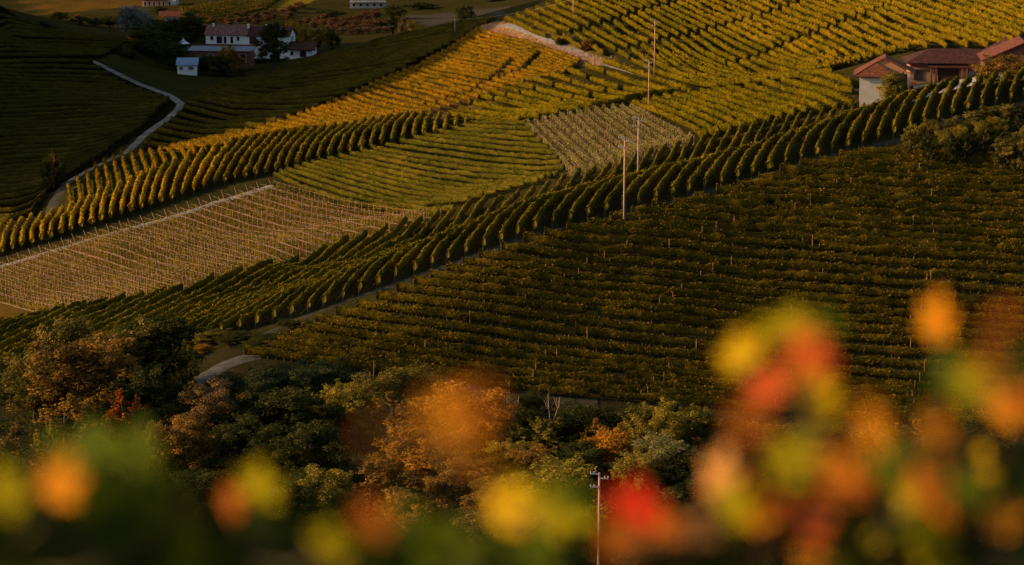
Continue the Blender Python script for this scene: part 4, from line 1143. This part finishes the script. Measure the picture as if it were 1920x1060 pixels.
tag(e, 'long white farmhouse with brown tiled roof in the shaded valley at left', 'farmhouse', 'buildings of the left farm')
# lean-to annexe at its right
e = site('annexe', 566, 108, 738, -9)
gable_walls(e, -4.6, 3.2, 0, 6.0, 2.7, 4.1, 'white')
mb = MB(); mb.slab([(-5.0, -1.4, 2.6), (4.6, -1.4, 2.4), (4.2, 3.2, 4.5), (-5.0, 3.2, 4.6)], 0.16); mb.slab([(-5.0, 3.2, 4.6), (4.2, 3.2, 4.5), (4.4, 6.8, 2.6), (-5.0, 6.8, 2.6)], 0.16); mb.build('roof', M['roof_dark'], e)
opening(e, -0.6, 1.4, 0.1, 1.9, 'wood', 'door', arch=True, frame='white'); opening(e, -3.6, -2.6, 0.6, 1.8, frame='white')
tag(e, 'white annexe with low red-brown roof at the right end of the farmhouse', 'annexe', 'buildings of the left farm')
# brick shed with grey roof
e = site('brick_shed', 412, 116, 722, -6)
mb = MB(); mb.box(-9.3, 9.4, 0, 5.5, -1.5, 3.2); mb.build('wall', M['brick'], e)
mb = MB(); mb.slab([(-9.8, -0.6, 3.32), (9.9, -0.6, 3.32), (9.9, 6.0, 4.1), (-9.8, 6.0, 4.1)], 0.14); mb.build('roof', M['greyroof'], e)
opening(e, -3.4, -2.2, 1.0, 2.2); opening(e, 6.0, 8.0, 0.05, 2.3, 'wood', 'door')
tag(e, 'long brick shed with flat grey roof below the farmhouse', 'shed', 'buildings of the left farm')
# hut with blue roof
e = site('hut', 351, 137, 706, 4)
mb = MB(); mb.box(-2.85, 2.85, 0, 4.6, -1.0, 2.35); mb.build('wall', M['white'], e)
mb = MB(); mb.slab([(-3.25, -0.5, 2.38), (3.25, -0.5, 2.38), (3.25, 5.0, 4.0), (-3.25, 5.0, 4.0)], 0.12); mb.build('roof', M['blueroof'], e)
opening(e, -2.2, -1.2, 0.8, 1.9, 'blueglass', frame='white'); opening(e, 0.3, 1.9, 0.9, 1.9, 'blueglass', frame='white')
tag(e, 'small white hut with sloping blue roof left of the brick shed', 'hut', 'buildings of the left farm')
# garden canopy
e = site('garden_canopy', 344, 92, 738, 0)
pk = Vector((0, 0, 3.6)); mb = MB(); n = 12; vs = [tuple(pk)]
for j, (rr, zz) in enumerate(((0.35, 2.9), (0.9, 2.25), (2.0, 1.7))):
    for i in range(n): vs.append((rr * math.cos(6.283 * i / n), rr * math.sin(6.283 * i / n), zz))
mb.add(vs, [(0, 1 + i, 1 + (i + 1) % n) for i in range(n)] + [(1 + j * n + i, 1 + (j + 1) * n + i, 1 + (j + 1) * n + (i + 1) % n, 1 + j * n + (i + 1) % n) for j in range(2) for i in range(n)])
mb.build('canopy', M['canvas'], e)
for sx in (-1.3, 1.3):
    for sy in (-1.3, 1.3):
        mb = MB(); mb.tube([(sx, sy, -0.5), (sx, sy, 1.75)], [0.04, 0.04], 5); mb.build('leg', M['metal'], e)
tag(e, 'peaked white garden canopy left of the brick shed', 'canopy')
# distant houses
e = site('distant_house', 296, 14, 1010, -4)
gable_walls(e, -6.6, 3.8, 0, 8, 3.2, 5.2, 'ochre'); gable_roof(e, -6.6, 3.8, 0, 8, 3.2, 5.2, 'roof_red')
gable_walls(e, 3.81, 7.4, 0.5, 7.5, 2.9, 4.4, 'cream', name='side_wall')
for x_ in (-5.8, -4.0, -2.0, 0.2, 2.0): opening(e, x_, x_ + 0.9, 0.6, 2.2, frame='cream')
opening(e, 4.4, 5.3, 0.9, 2.3, y=0.5, frame='white')
tag(e, 'distant orange house with red roof at the top left edge', 'house', 'distant houses')
e = site('distant_hut', 318, 38, 880, 8)
gable_walls(e, -3.4, 3.4, 0, 5, 1.4, 2.9, 'cream'); gable_roof(e, -3.4, 3.4, 0, 5, 1.4, 2.9, 'roof_red')
tag(e, 'low roof of salmon tiles behind the golden tree at left', 'hut', 'distant houses')
e = site('distant_house', 690, 15, 1000, 3)
gable_walls(e, -7.5, 7.5, 0, 8, 5.5, 7.5, 'cream'); gable_roof(e, -7.5, 7.5, 0, 8, 5.5, 7.5, 'roof_dark')
for x_ in (-6.4, -3.6, -0.8, 2.0, 4.8):
    opening(e, x_, x_ + 1.2, 0.6, 1.8, frame='white'); opening(e, x_, x_ + 1.2, 3.0, 4.6, 'wood', frame='white')
mb = MB(); mb.box(-7.5, 7.5, -1.2, -0.003, 2.35, 2.5); mb.build('balcony', M['stone'], e)
tag(e, 'half-seen house with balcony cut by the top edge, left of centre', 'house', 'distant houses')

# ---- right farm
e = site('outbuilding', 1637, 186, 446, -8)
mb = MB(); mb.box(-2.5, 2.6, 0, 7, -1.5, 4.25); mb.build('wall', M['cream'], e)
mb = MB(); mb.box(2.61, 6.7, 2.6, 7, -1.5, 4.3); mb.build('side_wall', M['brick'], e)
mb = MB(); mb.add([(-3.0, 2.2, 4.3), (6.9, 2.2, 4.5), (2.2, 2.2, 7.2), (-3.0, 2.5, 4.3), (6.9, 2.5, 4.5), (2.2, 2.5, 7.2)], [(0, 1, 2), (5, 4, 3), (0, 2, 5, 3), (2, 1, 4, 5)]); mb.build('gable', M['ochre'], e)
mb = MB()
mb.slab([(-3.6, -0.8, 4.25), (0.5, 1.9, 6.55), (2.2, 1.9, 7.5), (2.2, 8.0, 7.5), (-3.6, 8.0, 4.25)], 0.18)
mb.slab([(2.2, 1.5, 7.5), (7.7, 1.5, 4.75), (7.7, 8.0, 4.75), (2.2, 8.0, 7.5)], 0.18)
mb.slab([(-3.6, -0.81, 4.24), (4.4, -0.81, 4.24), (0.5, 1.88, 6.54)], 0.18)
mb.build('roof', M['roof_red'], e)
mb = MB(); mb.box(6.2, 6.6, 1.5, 1.9, -1.5, 4.6); mb.build('pillar', M['stone'], e)
mb = MB(); mb.box(4.4, 4.8, -0.4, 0.0, -1.0, 3.9); 
tag(e, 'small outbuilding with pale wall and terracotta roof left of the courtyard', 'outbuilding', 'buildings of the right farm')
e = site('garage', 1768, 160, 456, -4)
mb = MB(); mb.box(-6.2, 6.6, 0, 8, -1.5, 4.3); mb.build('wall', M['band'], e)
mb = MB()
mb.slab([(-7.2, -1.0, 4.25), (7.4, -1.0, 4.25), (7.4, 4.2, 6.5), (-2.3, 4.2, 6.5)], 0.18)
mb.slab([(-7.22, 9.2, 4.25), (-7.22, -1.0, 4.24), (-2.3, 4.2, 6.49)], 0.18)
mb.slab([(-2.3, 4.21, 6.5), (7.4, 4.21, 6.5), (7.4, 9.2, 4.3), (-7.2, 9.2, 4.3)], 0.18)
mb.build('roof', M['roof_dark'], e)
opening(e, -0.9, 2.8, -0.2, 3.3, 'wood', 'door', frame='wood'); opening(e, 4.7, 6.3, 1.1, 2.8, 'blueglass', frame='wood'); opening(e, -5.4, -4.0, 1.1, 2.8, 'glass', frame='wood')
mb = MB(); mb.slab([(-2.9, -1.6, 3.5), (4.6, -1.6, 3.5), (4.6, -0.003, 4.1), (-2.9, -0.003, 4.1)], 0.15); mb.build('porch_roof', M['roof_dark'], e)
for x_ in (-2.4, -1.5, 3.4, 4.2):
    mb = MB(); mb.box(x_ - 0.16, x_ + 0.16, -1.5, -1.2, -1.0, 3.42); mb.build('pillar', M['brick'], e)
tag(e, 'garage of banded stone and brick with wide door and brown roof', 'garage', 'buildings of the right farm')
e = site('brick_house', 1892, 176, 444, -6)
gable_walls(e, -4.5, 9.4, 0, 10, 6.3, 9.4, 'brick', axis='y')
gable_roof(e, -4.5, 9.4, 0, 10, 6.3, 9.4, 'roof_red', axis='y', ov=0.8)
for x_ in (-2.6, -0.2, 5.6): opening(e, x_, x_ + 1.6, 3.3, 5.2, 'glass', arch=True, frame='brick')
opening(e, 2.4, 4.2, 5.9, 7.6, 'glass', frame='wood'); opening(e, -3.8, -2.8, 0.3, 2.2, 'wood', 'door', frame='brick')
mb = MB(); mb.box(-5.4, 2.0, -1.5, -0.003, 2.7, 2.95); bal = mb.build('balcony', M['stone'], e)
mb = MB(); mb.box(-5.4, -1.4, -1.5, -1.38, 2.953, 3.9); mb.build('balcony_rail', M['cream'], bal)
tag(e, 'two-storey brick house with arched windows at the right edge', 'house', 'buildings of the right farm')
e = site('back_wing', 1862, 156, 462, -6)
gable_walls(e, -3.0, 8.0, 0, 7, 4.6, 7.6, 'brick', axis='y'); gable_roof(e, -3.0, 8.0, 0, 7, 4.6, 7.6, 'roof_dark', axis='y', ov=0.6)
rf = MB(); rf.box(2.0, 2.6, 3, 3.6, 7.0, 8.6); rf.build('chimney', M['brick'], e)
tag(e, 'rear wing with brown roof behind the brick house', 'house wing', 'buildings of the right farm')
# courtyard
cy = resample(hits([(1704,173,440),(1716,157,452),(1838,157,452),(1836,173,440)]), 4)
q = hits([(1704,173,439),(1838,173,439),(1842,156,454),(1714,156,454)])
pts = []
for i in range(9):
    for j in range(5):
        u, v = i / 8, j / 4
        p_ = (q[0] * (1 - u) + q[1] * u) * (1 - v) + (q[3] * (1 - u) + q[2] * u) * v
        pts.append((p_[0], p_[1], float(H(p_[0], p_[1])) + 0.12))
me_ = mesh_py('courtyard', pts, [(i * 5 + j, (i + 1) * 5 + j, (i + 1) * 5 + j + 1, i * 5 + j + 1) for i in range(8) for j in range(4)], M['paving'])
tag(obj('courtyard', me_), kind='structure')

# ------------------------------------------------------------------ foreground: grape vine shoots close to the camera
def leaf_mesh(seed):
    rnd = random.Random(seed); n = 40; vs = [(0, 0.02, 0)]; fs = []
    lob = [(90, 1.0, 26), (38, 0.86, 24), (142, 0.86, 24), (-12, 0.7, 24), (192, 0.7, 24)]
    for i in range(n):
        a = -90 + 360 * i / n
        r = 0.42
        for c, l, w in lob:
            d = abs((a - c + 180) % 360 - 180); r = max(r, l * math.exp(-(d / w) ** 2 * 0.75))
        dd = abs((a + 90 + 180) % 360 - 180)
        if dd < 16: r = 0.14 + 0.3 * dd / 16
        r *= 1 + 0.07 * math.sin(a * 0.35 * 6) + rnd.uniform(-0.03, 0.03)
        x, y = r * math.cos(R(a)), r * math.sin(R(a))
        vs.append((x * 0.56, y * 0.5, 0.10 * abs(x) + 0.06 * math.sin(3 * x + 2 * y + seed) - 0.05 * r * r))
    for i in range(n): fs.append((0, 1 + i, 1 + (i + 1) % n))
    return mesh_py('leaf', vs, fs, M['stem'], True)
LEAF = [leaf_mesh(i) for i in range(4)]
def fg_mat(name, c1, c2, tr=0.4):
    m, nt, out = mat_new(name); L = nt.links
    tc = N(nt, 'ShaderNodeTexCoord'); nz = N(nt, 'ShaderNodeTexNoise'); nz.inputs['Scale'].default_value = 2.2; nz.inputs['Detail'].default_value = 4
    L.new(tc.outputs['Object'], nz.inputs['Vector']); r = ramp(nt, [(0.35, c1), (0.65, c2)]); L.new(nz.outputs['Fac'], r.inputs[0])
    b = N(nt, 'ShaderNodeBsdfPrincipled'); b.inputs['Roughness'].default_value = 0.6; b.inputs['Specular IOR Level'].default_value = 0.04; L.new(r.outputs[0], b.inputs['Base Color'])
    t = N(nt, 'ShaderNodeBsdfTranslucent'); L.new(r.outputs[0], t.inputs['Color'])
    mx = N(nt, 'ShaderNodeMixShader'); mx.inputs[0].default_value = tr
    L.new(b.outputs[0], mx.inputs[1]); L.new(t.outputs[0], mx.inputs[2]); L.new(mx.outputs[0], out.inputs['Surface'])
    return m
FM = {'red': fg_mat('crimson_vine_leaf', (0.60, 0.025, 0.008), (0.72, 0.05, 0.012), 0.5), 'orange': fg_mat('orange_vine_leaf', (0.66, 0.22, 0.006), (0.78, 0.31, 0.01), 0.5),
 'peach': fg_mat('peach_vine_leaf', (0.72, 0.30, 0.07), (0.80, 0.38, 0.11), 0.5), 'yellow': fg_mat('yellow_vine_leaf', (0.60, 0.36, 0.003), (0.72, 0.43, 0.006), 0.5),
 'ygreen': fg_mat('yellow_green_vine_leaf', (0.34, 0.29, 0.003), (0.48, 0.36, 0.005), 0.5), 'green': fg_mat('green_vine_leaf', (0.055, 0.085, 0.002), (0.10, 0.125, 0.003), 0.4),
 'dgreen': fg_mat('shaded_dark_green_leaf', (0.022, 0.036, 0.002), (0.045, 0.06, 0.003), 0.08), 'rust': fg_mat('rusty_vine_leaf', (0.36, 0.09, 0.006), (0.48, 0.14, 0.01), 0.4), 'brick': fg_mat('brick_red_vine_leaf', (0.62, 0.09, 0.015), (0.70, 0.14, 0.03), 0.5),  # dark green: shade put into the leaf, dark and barely translucent
 'mgreen': fg_mat('mid_green_vine_leaf', (0.05, 0.075, 0.002), (0.085, 0.11, 0.003), 0.16),
 'dbrown': fg_mat('shaded_dark_brown_leaf', (0.06, 0.026, 0.004), (0.11, 0.05, 0.007), 0.1)}  # dark brown likewise carries shade in its tone and low translucency
PLANTS = [
 ('blurred vine shoot with a bright orange leaf at the lower left', 3.6, [
  (112,918,105,120,'orange',3.4),(170,860,150,110,'green',3.9),(250,862,120,120,'green',4.0),(60,960,150,130,'dgreen',3.6),(205,985,190,130,'dgreen',3.7),(20,1030,150,110,'dgreen',3.5),(310,1010,180,110,'dgreen',3.8),(130,1035,170,100,'dgreen',3.6),(10,930,90,110,'ygreen',2.9),(100,850,70,70,'green',3.0),(230,1055,150,80,'dgreen',3.5)]),
 ('blurred vine shoot with a yellow-green leaf, second from the left', 3.7, [
  (490,925,105,95,'ygreen',3.6),(432,948,62,66,'rust',3.5),(400,1020,170,110,'dgreen',3.8),(540,1030,150,110,'dgreen',3.7),(620,1035,100,80,'ygreen',2.9),(470,1055,150,80,'dgreen',3.6),(350,960,60,60,'dbrown',2.6)]),
 ('blurred vine shoot with a yellow and a green leaf below centre', 3.6, [
  (952,968,105,115,'yellow',3.5),(1035,972,150,125,'ygreen',3.7),(700,985,80,70,'rust',2.5),(770,985,90,70,'green',2.7),(850,1035,190,100,'green',3.7),(740,1050,190,90,'dgreen',3.7),(980,1050,150,80,'green',3.6),(1080,1045,120,90,'dgreen',3.6),(1060,935,80,60,'green',3.2)]),
 ('blurred vine tip with a faint orange leaf over the wood', 2.3, [
  (835,800,95,110,'orange',2.1),(885,860,70,70,'orange',2.0),(895,770,60,70,'rust',1.9),(705,822,40,45,'rust',2.0),(720,775,40,60,'dbrown',1.9)]),
 ('blurred vine shoot with a crimson leaf right of centre', 3.6, [
  (1190,962,105,105,'red',3.5),(1160,1025,80,90,'rust',3.4),(1250,1000,90,90,'rust',3.6),(1312,1000,72,78,'peach',3.5),(1350,915,78,135,'peach',3.6),(1380,960,70,110,'ygreen',3.3),(1230,1050,130,70,'dbrown',3.5),(1330,1055,130,60,'dbrown',3.6)]),
 ('blurred vine shoot with yellow, red and green leaves right of centre', 3.8, [
  (1395,672,95,85,'yellow',3.8),(1480,622,110,75,'ygreen',3.8),(1515,668,100,85,'brick',3.0),(1440,735,78,82,'brick',3.7),(1535,762,76,135,'yellow',3.7),(1490,705,80,60,'rust',3.0),(1400,800,70,70,'rust',2.4),(1425,965,78,115,'orange',3.6),(1505,985,110,95,'brick',3.6),(1475,890,85,85,'ygreen',3.6),(1585,920,100,90,'rust',3.4),(1560,880,60,70,'orange',2.7),(1450,1040,130,80,'dbrown',3.7),(1590,1020,150,110,'dbrown',3.7),(1545,620,60,60,'green',3.2)]),
 ('blurred vine shoot with an upright orange leaf at the right', 3.9, [
  (1756,615,72,115,'orange',4.3),(1640,820,46,120,'orange',2.6),(1755,825,48,90,'orange',2.7),(1690,885,120,115,'green',3.6),(1745,935,110,110,'rust',3.1),(1700,1008,70,95,'ygreen',3.6),(1640,960,120,110,'dbrown',3.6),(1790,720,100,95,'green',3.0),(1735,745,90,70,'dgreen',3.4),(1770,1020,150,110,'dbrown',3.7),(1690,1050,150,70,'dbrown',3.7)]),
 ('blurred vine shoot with yellow-orange leaves at the right edge', 3.8, [
  (1882,772,80,88,'orange',3.7),(1878,610,42,60,'rust',2.5),(1850,690,48,60,'rust',2.4),(1830,735,70,80,'ygreen',2.7),(1925,765,70,80,'rust',3.4),(1880,985,75,85,'orange',3.6),(1905,890,110,110,'dgreen',3.5),(1840,1020,140,110,'dbrown',3.7),(1925,1030,130,110,'dgreen',3.6),(1820,930,90,100,'green',3.0),(1915,700,60,60,'green',2.6)]),
]
rf_ = random.Random(3)
M['cane'] = surf_mat('green_brown_cane', (0.035, 0.03, 0.008), (0.07, 0.05, 0.015), 6)
def fill(i, n, x0, x1, y0, y1, cols, Y0, Y1, s0, s1):
    for _ in range(n):
        PLANTS[i][2].append((rf_.uniform(x0, x1), rf_.uniform(y0, y1), rf_.uniform(s0, s1), rf_.uniform(s0, s1), rf_.choice(cols), rf_.uniform(Y0, Y1)))
fill(0, 15, -20, 330, 930, 1075, ['dgreen', 'mgreen'], 3.5, 4.1, 110, 170)
fill(1, 9, 330, 640, 990, 1075, ['dgreen', 'mgreen', 'mgreen'], 3.5, 4.1, 100, 150)
fill(2, 9, 640, 1110, 1000, 1075, ['dgreen', 'mgreen', 'green'], 3.5, 4.1, 100, 150)
fill(4, 7, 1180, 1400, 1010, 1075, ['dbrown', 'dgreen', 'dgreen'], 3.5, 4.1, 90, 130)
fill(5, 14, 1390, 1630, 860, 1075, ['dbrown', 'dgreen', 'mgreen', 'mgreen', 'ygreen', 'orange'], 3.6, 4.4, 80, 120)
fill(6, 14, 1600, 1800, 850, 1075, ['dbrown', 'dgreen', 'mgreen', 'mgreen', 'ygreen'], 3.6, 4.4, 80, 130)
fill(7, 14, 1780, 1940, 860, 1075, ['dbrown', 'dgreen', 'dgreen', 'green', 'yellow'], 3.6, 4.4, 80, 130)
for label, Yp, leaves in PLANTS:
    xs = [l[0] for l in leaves]; px0 = sum(xs) / len(xs)
    base = ground(np.array([(px0 - 960) / FPX * Yp, Yp]))
    e = empty('grape_vine', base)
    mb = MB(); mb.tube([(0, 0, -0.2), (0.03, 0.02, 0.7), (0.0, 0.0, 1.15)], [0.03, 0.025, 0.02], 7); mb.build('trunk', M['stem'], e, True)
    order = sorted(leaves, key=lambda l: -l[1]); hub = Vector((0, 0, 1.15)); prev = [hub]
    for (lx, ly, lw, lh, cm, LY) in order:
        p = Vector(at(lx, ly, LY)) - base
        a = min(prev, key=lambda q_: (q_ - p).length + 1.5 * max(0, q_.z - p.z))
        mid_ = a.lerp(p, 0.55) + Vector((0, 0, -0.02))
        mb = MB(); mb.tube([a, mid_, p], [0.005, 0.004, 0.003], 5); mb.build('cane', M['cane'], e, True)
        prev.append(p)
        o = bpy.data.objects.new('leaf', LEAF[rf_.randrange(4)]); COL.objects.link(o); o.parent = e
        o.location = p
        side = 0.75 if cm in ('dgreen', 'dbrown', 'mgreen') else -0.6  # leaves meant as shaded are turned away from the sun
        nrm = Vector((side + rf_.uniform(-.2, .2), -0.75, 0.15 + rf_.uniform(-.25, .25))).normalized()
        rot = nrm.to_track_quat('Z', 'Y').to_matrix().to_4x4() @ Matrix.Rotation(rf_.uniform(-0.6, 0.6), 4, 'Z')
        o.rotation_euler = rot.to_euler()
        m_ = LY / FPX
        o.scale = (lw * m_ * 1.55, lh * m_ * 1.38, lw * m_)
        o.material_slots[0].link = 'OBJECT'; o.material_slots[0].material = FM[cm]
    tag(e, label, 'grape vine', 'blurred vine shoots in the foreground')
